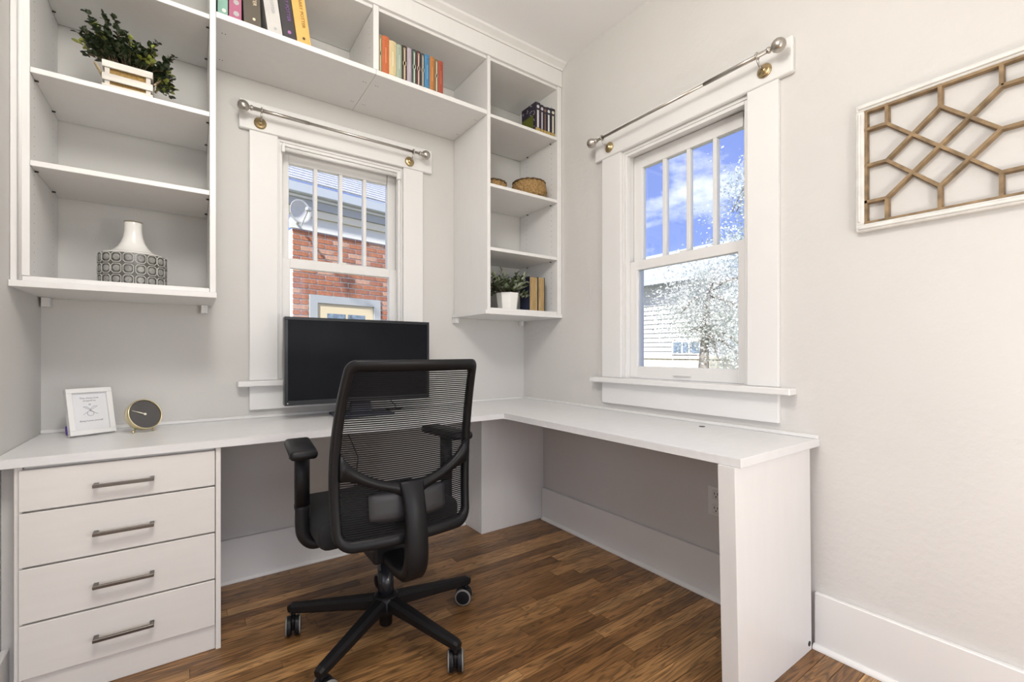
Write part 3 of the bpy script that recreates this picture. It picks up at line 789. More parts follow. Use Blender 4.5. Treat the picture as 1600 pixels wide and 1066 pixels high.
# ================================================================== MONITOR
t = thing('monitor', (-1.163, -0.17, 0.75), 'large black flat screen monitor standing on the desk in front of the window', 'monitor')
mx0, mx1, mz0, mz1 = -1.520, -0.805, 0.819, 1.225
box('housing', mx0, mx1, -0.200, -0.155, mz0, mz1, M_bezel, t, 0.004, 2)
bm = bmesh.new()
for a in ((mx0, mx1, mz1 - 0.014, mz1), (mx0, mx1, mz0, mz0 + 0.022), (mx0, mx0 + 0.014, mz0 + 0.022, mz1 - 0.014), (mx1 - 0.014, mx1, mz0 + 0.022, mz1 - 0.014)):
    add_box(bm, a[0], a[1], -0.207, -0.2002, a[2], a[3], 0.001)
bz = finish('bezel', bm, M_bezel, t)
box('power_light', mx0 + 0.010, mx0 + 0.014, -0.2078, -0.2071, mz0 + 0.009, mz0 + 0.012, M_cream, bz, 0)
box('screen', mx0 + 0.0142, mx1 - 0.0142, -0.2035, -0.2002, mz0 + 0.0222, mz1 - 0.0142, M_screen, t, 0)
box('back_cover', -1.36, -0.965, -0.1548, -0.125, 0.87, 1.15, M_bezel, t, 0.012, 2)
bm = bmesh.new()
add_sweep(bm, [(-1.163, -0.165, 0.762), (-1.163, -0.150, 0.84), (-1.163, -0.140, 0.93)], (1, 0, 0), [0.11, 0.095, 0.085], [0.03, 0.024, 0.022])
finish('stand_neck', bm, M_blue, t)
bm = bmesh.new(); add_box(bm, -1.300, -1.026, -0.275, -0.085, 0.7505, 0.7640, 0.005, 2)
finish('stand_base', bm, M_blue, t)
# cables
cb = tube('desk_cable', [(-1.00, -0.118, 0.84), (-0.985, -0.12, 0.80), (-0.965, -0.135, 0.775), (-0.985, -0.13, 0.756), (-1.01, -0.095, 0.7555), (-0.98, -0.07, 0.7555), (-0.93, -0.10, 0.7555), (-0.90, -0.075, 0.7555)], 0.0028, M_cable, None, 8)
tag(cb, 'thin black cable curled on the desk behind the monitor stand', 'cable')
cb = tube('hanging_cable', [(-1.205, -0.035, 0.721), (-1.20, -0.030, 0.66), (-1.165, -0.028, 0.58), (-1.135, -0.028, 0.50), (-1.145, -0.030, 0.42), (-1.16, -0.034, 0.30), (-1.15, -0.036, 0.20), (-1.14, -0.040, 0.03), (-1.10, -0.05, 0.005)], 0.0032, M_cable, None, 8)
tag(cb, 'black cable hanging down the wall under the desk behind the chair', 'cable')

# ================================================================== PHOTO FRAME AND CLOCK
pf = bpy.data.objects.new('photo_frame', None); C.objects.link(pf); pf.empty_display_size = 0.05
pdir = Vector((0.125, 0.066, 0)).normalized(); pn = Vector((pdir.y, -pdir.x, 0))
lean = R(15)
upv = (Vector((0, 0, 1)) * math.cos(lean) - pn * math.sin(lean)).normalized(); pnn = pdir.cross(upv).normalized()
Mf = Matrix((( pdir.x, upv.x, pnn.x, -2.168), (pdir.y, upv.y, pnn.y, -0.172), (pdir.z, upv.z, pnn.z, 0.7570), (0, 0, 0, 1)))
pf.matrix_world = Mf; pf.location = Mf.translation; pf.rotation_euler = Mf.to_euler()
MW[pf.name] = Mf.copy()
tag(pf, 'small white picture frame with a line drawing print standing on the left of the desk', 'picture frame')
def mloc(bm): bm.transform(Mf); return bm
fwid, fh, fb = 0.137, 0.176, 0.017
bm = bmesh.new()
for a in ((-fwid / 2, fwid / 2, 0, fb), (-fwid / 2, fwid / 2, fh - fb, fh), (-fwid / 2, -fwid / 2 + fb, fb, fh - fb), (fwid / 2 - fb, fwid / 2, fb, fh - fb)):
    add_box(bm, a[0], a[1], a[2], a[3], -0.022, 0.0, 0.0012)
finish('frame', mloc(bm), M_trim, pf)
bm = bmesh.new(); add_box(bm, -fwid / 2 + fb, fwid / 2 - fb, fb, fh - fb, -0.016, -0.010)
pp = finish('print', mloc(bm), M_paper, pf)
text('lettering', 'They always look', 0.0082, Mf @ Matrix.Translation((0, 0.139, -0.0096)), M_ink, pp)
text('lettering', 'dropped by', 0.0082, Mf @ Matrix.Translation((0, 0.129, -0.0096)), M_ink, pp)
text('lettering', 'Being human yourself', 0.0080, Mf @ Matrix.Translation((0, 0.052, -0.0096)), M_ink, pp)
bm = bmesh.new()
def ink(pts): add_tube(bm, [(a, b, -0.0097) for a, b in pts], 0.0006, 5)
cz = 0.090
ink([(-0.022, cz - 0.014), (0.0, cz + 0.002), (0.022, cz + 0.016), (0.012, cz + 0.017), (0.002, cz + 0.008), (-0.002, cz), (0.022, cz - 0.014)])
ink([(0.0, cz + 0.002), (-0.020, cz + 0.016), (-0.011, cz + 0.017), (-0.002, cz + 0.008), (0.003, cz)])
ink([(0.010 * math.cos(k * 0.5236), cz - 0.010 + 0.010 * math.sin(k * 0.5236)) for k in range(13)])
ink([(0.0028 * math.cos(k * 0.5236), cz + 0.024 + 0.0028 * math.sin(k * 0.5236)) for k in range(13)])
finish('line_drawing', mloc(bm), M_ink, pp)
bm = bmesh.new(); add_box(bm, -0.0715, -0.066, 0.010, 0.042, -0.030, -0.0225, 0.001)
bm2 = bm
finish('easel_leg', mloc(bm2), M_purple, pf)

ck = bpy.data.objects.new('desk_clock', None); C.objects.link(ck); ck.empty_display_size = 0.05
ck.location = (-2.020, -0.175, 0.75); MW[ck.name] = Matrix.Translation(ck.location)
tag(ck, 'round gold rimmed desk clock with a dark face beside the picture frame', 'clock')
cn = Vector((math.sin(R(34)) * math.cos(R(20)), -math.cos(R(34)) * math.cos(R(20)), math.sin(R(20))))
cc = Vector((-2.022, -0.178, 0.817)); Mq = Matrix.Translation(cc) @ cn.to_track_quat('Z', 'Y').to_matrix().to_4x4() @ Matrix.Scale(1.13, 4)
bm = bmesh.new(); add_lathe(bm, [(0.001, -0.020), (0.046, -0.020), (0.052, -0.014), (0.0535, 0.0), (0.0535, 0.010), (0.0515, 0.0125), (0.0495, 0.010), (0.049, 0.004)], 40, Mq, close=False)
finish('case', bm, M_gold, ck, True)
bm = bmesh.new(); add_lathe(bm, [(0.0488, 0.0035), (0.0488, 0.0055), (0.001, 0.0056)], 40, Mq, close=False); fc = finish('face', bm, M_clockface, ck, False)
bm = bmesh.new(); add_lathe(bm, [(0.0040, 0.0057), (0.0040, 0.0088), (0.001, 0.0089)], 16, Mq, close=False)
qv = Mq.inverted().to_3x3() @ (Vector((-0.90, -0.40, 0.42)))
qv.z = 0; qv.normalize(); pv = Vector((-qv.y, qv.x, 0))
def hand(L_, w_, z_):
    for sgn in (0,):
        c4 = [qv * -0.004 + pv * w_, qv * -0.004 - pv * w_, qv * L_ - pv * w_ * 0.6, qv * L_ + pv * w_ * 0.6]
        A = [bm.verts.new(Mq @ (c + Vector((0, 0, z_)))) for c in c4]; B = [bm.verts.new(Mq @ (c + Vector((0, 0, z_ + 0.0008)))) for c in c4]
        bm.faces.new(A[::-1]); bm.faces.new(B)
        for i in range(4): bm.faces.new((A[i], A[(i + 1) % 4], B[(i + 1) % 4], B[i]))
hand(0.040, 0.0009, 0.0068); hand(0.026, 0.0016, 0.0078)
finish('hands', bm, M_cream, ck)
sd = Vector((cn.y, -cn.x, 0)).normalized()
for s in (-1, 1):
    fp = Vector((-2.022, -0.190, 0.7565)) + sd * s * 0.036
    bm = bmesh.new(); bmesh.ops.create_uvsphere(bm, u_segments=14, v_segments=8, radius=0.0062, matrix=Matrix.Translation(fp))
    add_tube(bm, [fp, Vector((-2.022, -0.176, 0.768)) + sd * s * 0.028], 0.0028, 8)
    finish('foot', bm, M_gold, ck, True)

# ================================================================== BOOKS
def shade(c, k): return tuple(min(1, x * k) for x in c)
BM = {}
def bmat(c, rough=0.55):
    k = (c, rough)
    if k not in BM: BM[k] = mat('book_cover_%d' % len(BM), c, rough, nscale=14, namt=0.10)
    return BM[k]
def book(x, y, z, w, h, d, col, label, group, lean_=0.0, pages=None, spine_out=True, rounded=True, deco=None, deco_col=(0.8, 0.75, 0.6), name='book'):
    """stands on z, spine facing -y at y, left edge x"""
    bk = bpy.data.objects.new(name, None); C.objects.link(bk); bk.empty_display_size = 0.03
    Mb = Matrix.Translation((x, y, z)) @ Matrix.Rotation(lean_, 4, 'Y'); bk.matrix_world = Mb
    bk.location = (x, y, z); bk.rotation_euler = (0, lean_, 0); MW[bk.name] = Mb.copy()
    tag(bk, label, 'book', group)
    ct = 0.0022; m = bmat(col)
    bm = bmesh.new()
    add_box(bm, 0, ct, 0.002 if spine_out else 0.0, d, 0, h, 0.0006); add_box(bm, w - ct, w, 0.002 if spine_out else 0.0, d, 0, h, 0.0006)
    if spine_out:
        N = 6; fr, bk_ = [], []
        for k in range(N + 1):
            xx = w * k / N; bul = 0.004 * math.sin(math.pi * k / N) if rounded else 0.0008 * math.sin(math.pi * k / N)
            for lst, yy in ((fr, -bul), (bk_, 0.003)):
                lst.append((bm.verts.new((xx, yy, 0)), bm.verts.new((xx, yy, h))))
        for k in range(N):
            bm.faces.new((fr[k][0], fr[k + 1][0], fr[k + 1][1], fr[k][1])); bm.faces.new((bk_[k][1], bk_[k + 1][1], bk_[k + 1][0], bk_[k][0]))
            bm.faces.new((fr[k][1], fr[k + 1][1], bk_[k + 1][1], bk_[k][1])); bm.faces.new((fr[k + 1][0], fr[k][0], bk_[k][0], bk_[k + 1][0]))
        for k in (0, N): bm.faces.new((fr[k][0], fr[k][1], bk_[k][1], bk_[k][0]))
    else:
        add_box(bm, ct, w - ct, d - ct, d, 0, h, 0)
    bm.transform(Mb); cv = finish('cover', bm, m, bk)
    bm = bmesh.new(); add_box(bm, ct + 0.0002, w - ct - 0.0002, 0.0035 if spine_out else 0.004, d - 0.004, 0.003, h - 0.003); bm.transform(Mb)
    finish('pages', bm, pages or M_pages, bk)
    dm = bmat(deco_col, 0.5)
    for item in deco or ():
        bm = bmesh.new()
        if item[0] == 'bar':           # (bar, u0,u1,v0,v1) as fractions of the spine
            _, u0, u1, v0, v1 = item; nm = 'spine_band'
            add_box(bm, w * u0, w * u1, -0.0052 if rounded else -0.0018, -0.0006, h * v0, h * v1)
        else:
            _, u, v, r = item; nm = 'spine_medallion'
            add_lathe(bm, [(r, 0), (r, 0.0010)], 12, Matrix.Translation((w * u, -0.0006 if not rounded else -0.0040, h * v)) @ Matrix.Rotation(R(90), 4, 'X'))
        bm.transform(Mb); finish(nm, bm, dm, cv)
    return bk, cv, Mb
g1 = 'tall paperbacks at the left end of the bridge shelf'
ZB = 2.3806
def spine_text(cv, Mb, w, zc, body, size, colr, uu=0.5, sx=1.0):
    m = bmat(colr, 0.4)
    Mt = Mb @ Matrix.Translation((w * uu, -0.0024, zc)) @ Matrix.Rotation(R(90), 4, 'X') @ Matrix.Rotation(R(-90), 4, 'Z')
    text('lettering', body, size, Mt, m, cv, 'CENTER', sx)
Y1 = -0.350
bk = book(-1.783, Y1, ZB, 0.034, 0.225, 0.14, (0.22, 0.40, 0.33), 'sea green paperback, first book at the left end of the bridge shelf', g1, rounded=False, deco=[('disc', 0.62, 0.14, 0.007)], deco_col=(0.85, 0.8, 0.68))
bk = book(-1.745, Y1, ZB, 0.043, 0.225, 0.14, (0.42, 0.13, 0.22), 'pink paperback beside the sea green one on the bridge shelf', g1, rounded=False, deco=[('disc', 0.58, 0.16, 0.010), ('disc', 0.58, 0.36, 0.010)], deco_col=(0.42, 0.42, 0.42))
b_, cv, Mb = book(-1.692, Y1, ZB, 0.061, 0.230, 0.145, (0.105, 0.088, 0.068), 'grey brown paperback with pale lettering on the bridge shelf', g1, R(-2.3), rounded=False, deco=[('disc', 0.60, 0.17, 0.0055)], deco_col=(0.80, 0.68, 0.50))
spine_text(cv, Mb, 0.061, 0.158, 'HARRY POTTER', 0.018, (0.80, 0.68, 0.50), 0.66)
LN = R(-8.2)
b_, cv, Mb = book(-1.604, Y1, ZB + 0.0002, 0.055, 0.235, 0.15, (0.60, 0.585, 0.56), 'white leaning paperback with faint lettering on the bridge shelf', g1, LN, rounded=False, deco=[('disc', 0.55, 0.13, 0.006)], deco_col=(0.42, 0.45, 0.46))
spine_text(cv, Mb, 0.055, 0.150, 'HARRY POTTER', 0.017, (0.47, 0.48, 0.52), 0.55)
b_, cv, Mb = book(-1.545, Y1, ZB + 0.0002, 0.050, 0.235, 0.15, (0.045, 0.042, 0.046), 'charcoal leaning paperback with purple lettering on the bridge shelf', g1, LN, rounded=False, deco=[('disc', 0.52, 0.16, 0.007)], deco_col=(0.42, 0.16, 0.42))
spine_text(cv, Mb, 0.050, 0.150, 'HARRY POTTER', 0.019, (0.24, 0.10, 0.34), 0.62)
b_, cv, Mb = book(-1.491, Y1, ZB + 0.0002, 0.055, 0.235, 0.15, (0.72, 0.45, 0.13), 'yellow leaning paperback at the right end of its row on the bridge shelf', g1, LN, rounded=False, deco=[('disc', 0.52, 0.14, 0.006)], deco_col=(0.10, 0.07, 0.03))
spine_text(cv, Mb, 0.055, 0.145, 'HARRY POTTER', 0.019, (0.36, 0.20, 0.05), 0.62)

g2 = 'row of cloth bound books in the right bay of the bridge shelf'
orn = lambda: [('bar', 0.36, 0.64, 0.06, 0.94), ('bar', 0.22, 0.78, 0.46, 0.56), ('bar', 0.30, 0.70, 0.90, 0.93)]
stripe = lambda: [('bar', 0.2, 0.8, 0.09, 0.10), ('bar', 0.2, 0.8, 0.90, 0.91), ('bar', 0.42, 0.58, 0.30, 0.70)]
row2 = [
    (0.016, 0.182, (0.30, 0.25, 0.14), 'olive tan thin', orn, (0.55, 0.5, 0.33)),
    (0.035, 0.184, (0.50, 0.13, 0.045), 'wide rust orange', stripe, (0.62, 0.25, 0.12)),
    (0.036, 0.176, (0.60, 0.49, 0.28), 'wide cream', stripe, (0.72, 0.64, 0.42)),
    (0.026, 0.170, (0.33, 0.40, 0.32), 'pale sage green', stripe, (0.5, 0.55, 0.45)),
    (0.028, 0.176, (0.035, 0.022, 0.014), 'dark brown ornate', orn, (0.55, 0.45, 0.30)),
    (0.023, 0.174, (0.42, 0.36, 0.42), 'pale lilac', stripe, (0.5, 0.45, 0.5)),
    (0.024, 0.176, (0.035, 0.060, 0.050), 'dark green ornate', orn, (0.48, 0.52, 0.42)),
    (0.023, 0.178, (0.075, 0.022, 0.022), 'maroon ornate', orn, (0.60, 0.45, 0.38)),
    (0.020, 0.174, (0.040, 0.048, 0.050), 'slate ornate thin', orn, (0.55, 0.52, 0.42)),
    (0.028, 0.178, (0.055, 0.20, 0.38), 'bright blue', stripe, (0.15, 0.36, 0.55)),
    (0.026, 0.176, (0.42, 0.17, 0.045), 'amber orange', stripe, (0.55, 0.28, 0.1)),
    (0.021, 0.172, (0.15, 0.10, 0.05), 'brown ornate thin', orn, (0.60, 0.54, 0.40)),
    (0.028, 0.174, (0.34, 0.065, 0.035), 'brick red', stripe, (0.45, 0.14, 0.08)),
]
xb = -1.1410
for i, (w_, h_, c_, nm, dec, dc) in enumerate(row2):
    where = ', first in its row beside the divider' if i == 0 else (', last in its row in the right bay' if i == 12 else ' in the row above the window')
    book(xb, -0.3615 + rnd.uniform(0, 0.004), ZB, w_, h_, 0.118, c_, nm + ' book' + where, g2, 0, deco=dec(), deco_col=dc)
    xb += w_ + 0.0005
g3 = 'dark patterned books at the top of the right corner shelf'
ZR = 2.3696
row3 = [(-0.189, 0.036, 0.178, 'dark patterned book with an olive green cover panel, leftmost of its row', (0.62, 0.58, 0.62), True),
        (-0.152, 0.024, 0.172, 'dark patterned book with a pale spine band, second of its row', (0.58, 0.52, 0.58), False),
        (-0.127, 0.022, 0.168, 'dark patterned book with a brown spine band, third of its row', (0.20, 0.12, 0.09), False),
        (-0.104, 0.033, 0.172, 'dark patterned book with a white spine band, fourth of its row', (0.66, 0.68, 0.70), False),
        (-0.070, 0.033, 0.176, 'dark patterned book with a cream spine band, nearest the right wall', (0.66, 0.64, 0.50), False)]
for x_, w_, h_, lb, dc, grn in row3:
    b_, cv, Mb = book(x_, -0.360, ZR, w_, h_, 0.135, (0.020, 0.016, 0.028), lb, g3, 0, deco=[('bar', 0.30, 0.66, 0.16, 0.74), ('disc', 0.5, 0.86, 0.0095)], deco_col=dc, rounded=False)
    bm = bmesh.new(); add_box(bm, 0.001, w_ - 0.001, -0.0012, 0.0, h_ * 0.02, h_ * 0.15); bm.transform(Mb); finish('spine_foot', bm, bmat((0.42, 0.30, 0.10), 0.5), cv)
    if grn:
        bm = bmesh.new(); add_box(bm, -0.0012, -0.0002, 0.022, 0.130, 0.004, h_ * 0.60); bm.transform(Mb); finish('cover_panel', bm, bmat((0.10, 0.115, 0.010), 0.6), cv)
        bm = bmesh.new(); r3 = random.Random(4)
        for k in range(34):
            yy, zz = r3.uniform(0.006, 0.128), r3.uniform(h_ * 0.05, h_ * 0.97)
            if yy > 0.018 and zz < h_ * 0.62: continue
            q = Matrix.Translation((-0.0002, yy, zz)) @ Matrix.Rotation(r3.uniform(0, 3), 4, 'X')
            add_box(bm, -0.0008, 0.0, -0.0016, 0.0016, -r3.uniform(0.004, 0.010), r3.uniform(0.004, 0.010), 0, 1, 0, q)
        bm.transform(Mb); finish('cover_pattern', bm, bmat((0.45, 0.38, 0.46), 0.6), cv)
g4 = 'old books on the lowest shelf of the right corner unit'
book(-0.214, -0.335, 1.3086, 0.064, 0.205, 0.095, (0.018, 0.022, 0.050), 'thick navy book with page edges facing out, beside the potted plant', g4, 0, M_pages_old, False)
book(-0.148, -0.335, 1.3086, 0.052, 0.207, 0.105, (0.024, 0.024, 0.030), 'black book with tan page edges facing out, nearest the right wall on the lowest shelf', g4, 0, M_pages_old, False)

# ================================================================== VASE
M_vd = mat('vase_glaze_dark', (0.10, 0.098, 0.088), 0.35, nscale=40, namt=0.4)
M_vg = mat('vase_glaze_grey', (0.27, 0.27, 0.255), 0.28, nscale=30, namt=0.35)
M_vl = mat('vase_glaze_line', (0.50, 0.50, 0.475), 0.3)
vz = thing('vase', (-2.052, -0.205, 1.3094), 'white bottle necked vase with a grey embossed tile pattern band on the left shelf', 'vase')
VX, VY, VZ = -2.052, -0.205, 1.3094
VA, VB = 0.104, 0.085
def vlathe(name, prof, m, n=48):
    bm = bmesh.new(); add_lathe(bm, prof, n, Matrix.Translation((VX, VY, VZ)), close=False, sxy=(1, VB / VA)); return finish(name, bm, m, vz, True)
bd = vlathe('body_band', [(0.001, 0.0), (VA - 0.003, 0.0), (VA, 0.004), (VA, 0.120), (VA - 0.002, 0.1225)], M_vd)
vlathe('neck', [(VA - 0.0015, 0.1215), (VA - 0.006, 0.126), (0.080, 0.131), (0.062, 0.140), (0.048, 0.154), (0.038, 0.172), (0.031, 0.194), (0.0275, 0.218), (0.027, 0.243), (0.0285, 0.250), (0.0265, 0.2515)], M_white_cer)
vlathe('rim', [(0.0285, 0.2495), (0.0287, 0.2535), (0.025, 0.2545), (0.022, 0.2515), (0.021, 0.22)], mat('vase_rim_glaze', (0.16, 0.13, 0.07), 0.35), 32)
# embossed tiles
bml, bmd = bmesh.new(), bmesh.new()
NT = 18
for i in range(NT):
    a = 2 * math.pi * (i + 0.3) / NT
    if math.sin(a) > 0.55: continue
    px_, py_ = VX + VA * math.cos(a), VY + VB * math.sin(a)
    nrm = Vector((math.cos(a) / VA, math.sin(a) / VB, 0)).normalized()
    tx = Vector((-nrm.y, nrm.x, 0)); hw_ = 0.0152
    for j in range(3):
        zc = VZ + 0.0215 + 0.0405 * j
        Mx_ = Matrix((( tx.x, 0, nrm.x, px_), (tx.y, 0, nrm.y, py_), (0, 1, 0, zc), (0, 0, 0, 1)))
        oct_ = lambda r, c: [(r, r * c), (r * c, r), (-r * c, r), (-r, r * c), (-r, -r * c), (-r * c, -r), (r * c, -r), (r, -r * c)]
        ro, ri = oct_(0.0160, 0.60), oct_(0.0142, 0.58)
        A = [bml.verts.new(Mx_ @ Vector((p[0], p[1] * 1.12, 0.0012))) for p in ro]; B = [bml.verts.new(Mx_ @ Vector((p[0], p[1] * 1.12, 0.0012))) for p in ri]
        for k in range(8): bml.faces.new((A[k], A[(k + 1) % 8], B[(k + 1) % 8], B[k]))
        A2 = [bml.verts.new(Mx_ @ Vector((p[0], p[1] * 1.12, -0.001))) for p in ro]
        for k in range(8): bml.faces.new((A2[k], A2[(k + 1) % 8], A[(k + 1) % 8], A[k]))
        prev = None
        for r_, h_ in ((0.0112, -0.0005), (0.0108, 0.0012), (0.008, 0.0020), (0.001, 0.0022)):
            ringv = [bmd.verts.new(Mx_ @ Vector((r_ * math.cos(k * math.pi / 7), r_ * math.sin(k * math.pi / 7) * 1.05, h_))) for k in range(14)]
            if prev:
                for k in range(14): bmd.faces.new((prev[k], prev[(k + 1) % 14], ringv[(k + 1) % 14], ringv[k]))
            prev = ringv
finish('tile_outlines', bml, M_vl, bd); finish('tile_buttons', bmd, M_vg, bd, True)

# ================================================================== PLANTS
def add_leaf(bm, p, d, up, L_, w_, mi=0):
    d = d.normalized(); s = d.cross(up)
    if s.length < 1e-3: s = d.cross(Vector((1, 0, 0.2)))
    s.normalize(); nn = s.cross(d)
    v = [bm.verts.new(q) for q in (p, p + d * L_ * 0.35 + s * w_ * 0.5 + nn * w_ * 0.12, p + d * L_ * 0.75 + s * w_ * 0.38 + nn * w_ * 0.1, p + d * L_, p + d * L_ * 0.75 - s * w_ * 0.38 + nn * w_ * 0.1, p + d * L_ * 0.35 - s * w_ * 0.5 + nn * w_ * 0.12, p + d * L_ * 0.55)]
    for f in ((0, 1, 6), (1, 2, 6), (2, 3, 6), (3, 4, 6), (4, 5, 6), (5, 0, 6)):
        q = bm.faces.new([v[k] for k in f]); q.material_index = mi
def sprigs(bms, bml, r, base, tips, leafL, leafW, step, pale=0.12):
    for tip in tips:
        b0 = base(tip); ctrl = b0.lerp(tip, 0.5) + Vector((0, 0, 0.02))
        pts = [b0 * (1 - t_) ** 2 + ctrl * 2 * t_ * (1 - t_) + tip * t_ * t_ for t_ in [k / 6 for k in range(7)]]
        add_tube(bms, pts, 0.0012, 4)
        ln = (tip - b0).length; nl = max(4, int(ln / step)); bright = r.random() < pale
        for k in range(nl):
            t_ = 0.25 + 0.75 * (k + 1) / nl
            p = b0 * (1 - t_) ** 2 + ctrl * 2 * t_ * (1 - t_) + tip * t_ * t_
            ax = (tip - b0).normalized()
            for s in range(2):
                dd = (ax * 0.5 + Vector((r.uniform(-1, 1), r.uniform(-1, 1), r.uniform(-0.6, 0.9)))).normalized()
                add_leaf(bml, p, dd, Vector((r.uniform(-.3, .3), r.uniform(-.3, .3), 1)), leafL * r.uniform(0.75, 1.2), leafW * r.uniform(0.8, 1.2), 1 if (bright and t_ > 0.55) else 0)

# boxwood in a whitewashed crate
pc = thing('planter_crate', (-2.055, -0.285, 1.9874), 'small whitewashed slatted crate with rope handles on the top left shelf', 'crate')
kx0, kx1, ky0, ky1, kz = -2.127, -1.985, -0.342, -0.235, 1.9876
H = 0.105
for yy0, yy1 in ((ky0, ky0 + 0.007), (ky1 - 0.007, ky1)):
    for z0, z1 in ((0.003, 0.022), (0.036, 0.060), (0.082, 0.105)):
        box('slat', kx0, kx1, yy0, yy1, kz + z0, kz + z1, M_washed, pc, 0.001)
for xx0, xx1 in ((kx0, kx0 + 0.006), (kx1 - 0.006, kx1)):
    for z0, z1 in ((0.003, 0.022), (0.036, 0.060), (0.082, 0.105)):
        box('slat', xx0, xx1, ky0 + 0.0075, ky1 - 0.0075, kz + z0, kz + z1, M_washed, pc, 0.001)
for xx in (kx0 + 0.0065, kx1 - 0.0205):
    for yy in (ky0 + 0.0075, ky1 - 0.0135):
        box('corner_post', xx, xx + 0.014, yy, yy + 0.006, kz, kz + H - 0.002, M_washed, pc, 0.001)
box('burlap_liner', kx0 + 0.007, kx1 - 0.007, ky0 + 0.014, ky1 - 0.014, kz + 0.002, kz + 0.096, M_burlap, pc, 0.003)
for s, xx in ((-1, kx0), (1, kx1)):
    pts = [(xx + s * (0.003 + 0.022 * math.sin(math.pi * k / 8)), (ky0 + ky1) / 2 - 0.030 + 0.060 * k / 8, kz + 0.070 + 0.040 * math.sin(math.pi * k / 8)) for k in range(9)]
    tube('rope_handle', pts, 0.0036, M_rope, pc, 8)
pb = thing('boxwood_plant', (-2.055, -0.288, 2.084), 'bushy dark green boxwood plant growing out of the whitewashed crate', 'plant')
r = random.Random(11); bms, bml = bmesh.new(), bmesh.new()
tips = []
for k in range(120):
    a = r.uniform(-1, 1)
    tips.append(Vector((-2.056 + a * 0.105 + r.uniform(-0.02, 0.02), -0.292 + r.uniform(-0.06, 0.075), 2.105 + r.uniform(0.0, 0.10) * (1 - 0.45 * a * a) + (0.025 if a < -0.2 else 0))))
tips += [Vector(p) for p in ((-2.170, -0.30, 2.262), (-2.155, -0.28, 2.245), (-2.128, -0.30, 2.270), (-2.098, -0.29, 2.275), (-2.195, -0.31, 2.175), (-2.19, -0.30, 2.145), (-2.165, -0.33, 2.10), (-2.065, -0.28, 2.24), (-1.99, -0.28, 2.225), (-1.975, -0.29, 2.235), (-1.93, -0.31, 2.175), (-1.925, -0.30, 2.195), (-1.935, -0.31, 2.10), (-1.925, -0.30, 2.065), (-1.945, -0.32, 2.045), (-1.93, -0.31, 2.03), (-1.95, -0.31, 2.085))]
tips += [Vector((-1.945 + r.uniform(-0.02, 0.02), -0.30 + r.uniform(-0.03, 0.03), r.uniform(2.035, 2.15))) for _ in range(14)]
tips += [Vector((-2.155 + r.uniform(-0.025, 0.025), -0.30 + r.uniform(-0.03, 0.03), r.uniform(2.11, 2.21))) for _ in range(12)]
sprigs(bms, bml, r, lambda tp: Vector((-2.056 + (tp.x + 2.056) * 0.45, -0.288 + (tp.y + 0.288) * 0.3, 2.086)), tips, 0.020, 0.0145, 0.013, 0.18)
finish('stems', bms, M_stem, pb, True); o = finish('foliage', bml, [M_leafd, M_leafy], pb, False, recalc=False); o['kind'] = 'stuff'

# small pot on the right unit
pp_ = thing('plant_pot', (-0.330, -0.275, 1.3086), 'small white tapered flower pot on the lowest shelf of the right corner unit', 'pot')
bm = bmesh.new(); add_lathe(bm, [(0.001, 0.0), (0.056, 0.0), (0.058, 0.003), (0.064, 0.050), (0.069, 0.092), (0.0705, 0.094), (0.0705, 0.100), (0.066, 0.100), (0.063, 0.080)], 8, Matrix.Translation((-0.330, -0.275, 1.3086)) @ Matrix.Rotation(R(22.5), 4, 'Z'), close=False)
for f in bm.faces: f.smooth = False
finish('pot', bm, M_white_cer, pp_)
bm = bmesh.new(); add_lathe(bm, [(0.063, 0.082), (0.03, 0.086), (0.001, 0.087)], 8, Matrix.Translation((-0.330, -0.275, 1.3086)) @ Matrix.Rotation(R(22.5), 4, 'Z'), close=False)
finish('soil', bm, M_dark_soil, pp_)
ps = thing('potted_shrub', (-0.330, -0.275, 1.397), 'grey green leafy plant growing in the small white pot', 'plant')
r = random.Random(5); bms, bml = bmesh.new(), bmesh.new()
tips = [Vector((-0.332 + r.uniform(-0.100, 0.095), -0.275 + r.uniform(-0.075, 0.07), r.uniform(1.415, 1.505))) for _ in range(46)]
tips += [Vector(p) for p in ((-0.455, -0.29, 1.475), (-0.445, -0.30, 1.445), (-0.36, -0.27, 1.535), (-0.26, -0.26, 1.525), (-0.235, -0.29, 1.485), (-0.215, -0.30, 1.455), (-0.235, -0.32, 1.385), (-0.250, -0.33, 1.40), (-0.43, -0.28, 1.50))]
sprigs(bms, bml, r, lambda tp: Vector((-0.330 + (tp.x + 0.33) * 0.35, -0.275 + (tp.y + 0.275) * 0.3, 1.394)), tips, 0.040, 0.020, 0.026, 0.40)
for b__ in (bms, bml):
    for v in b__.verts:
        if v.co.x > -0.218 and v.co.y > -0.337: v.co.x = -0.218
finish('stems', bms, M_stem, ps, True); o = finish('foliage', bml, [M_leafr, M_leafr2], ps, False, recalc=False); o['kind'] = 'stuff'

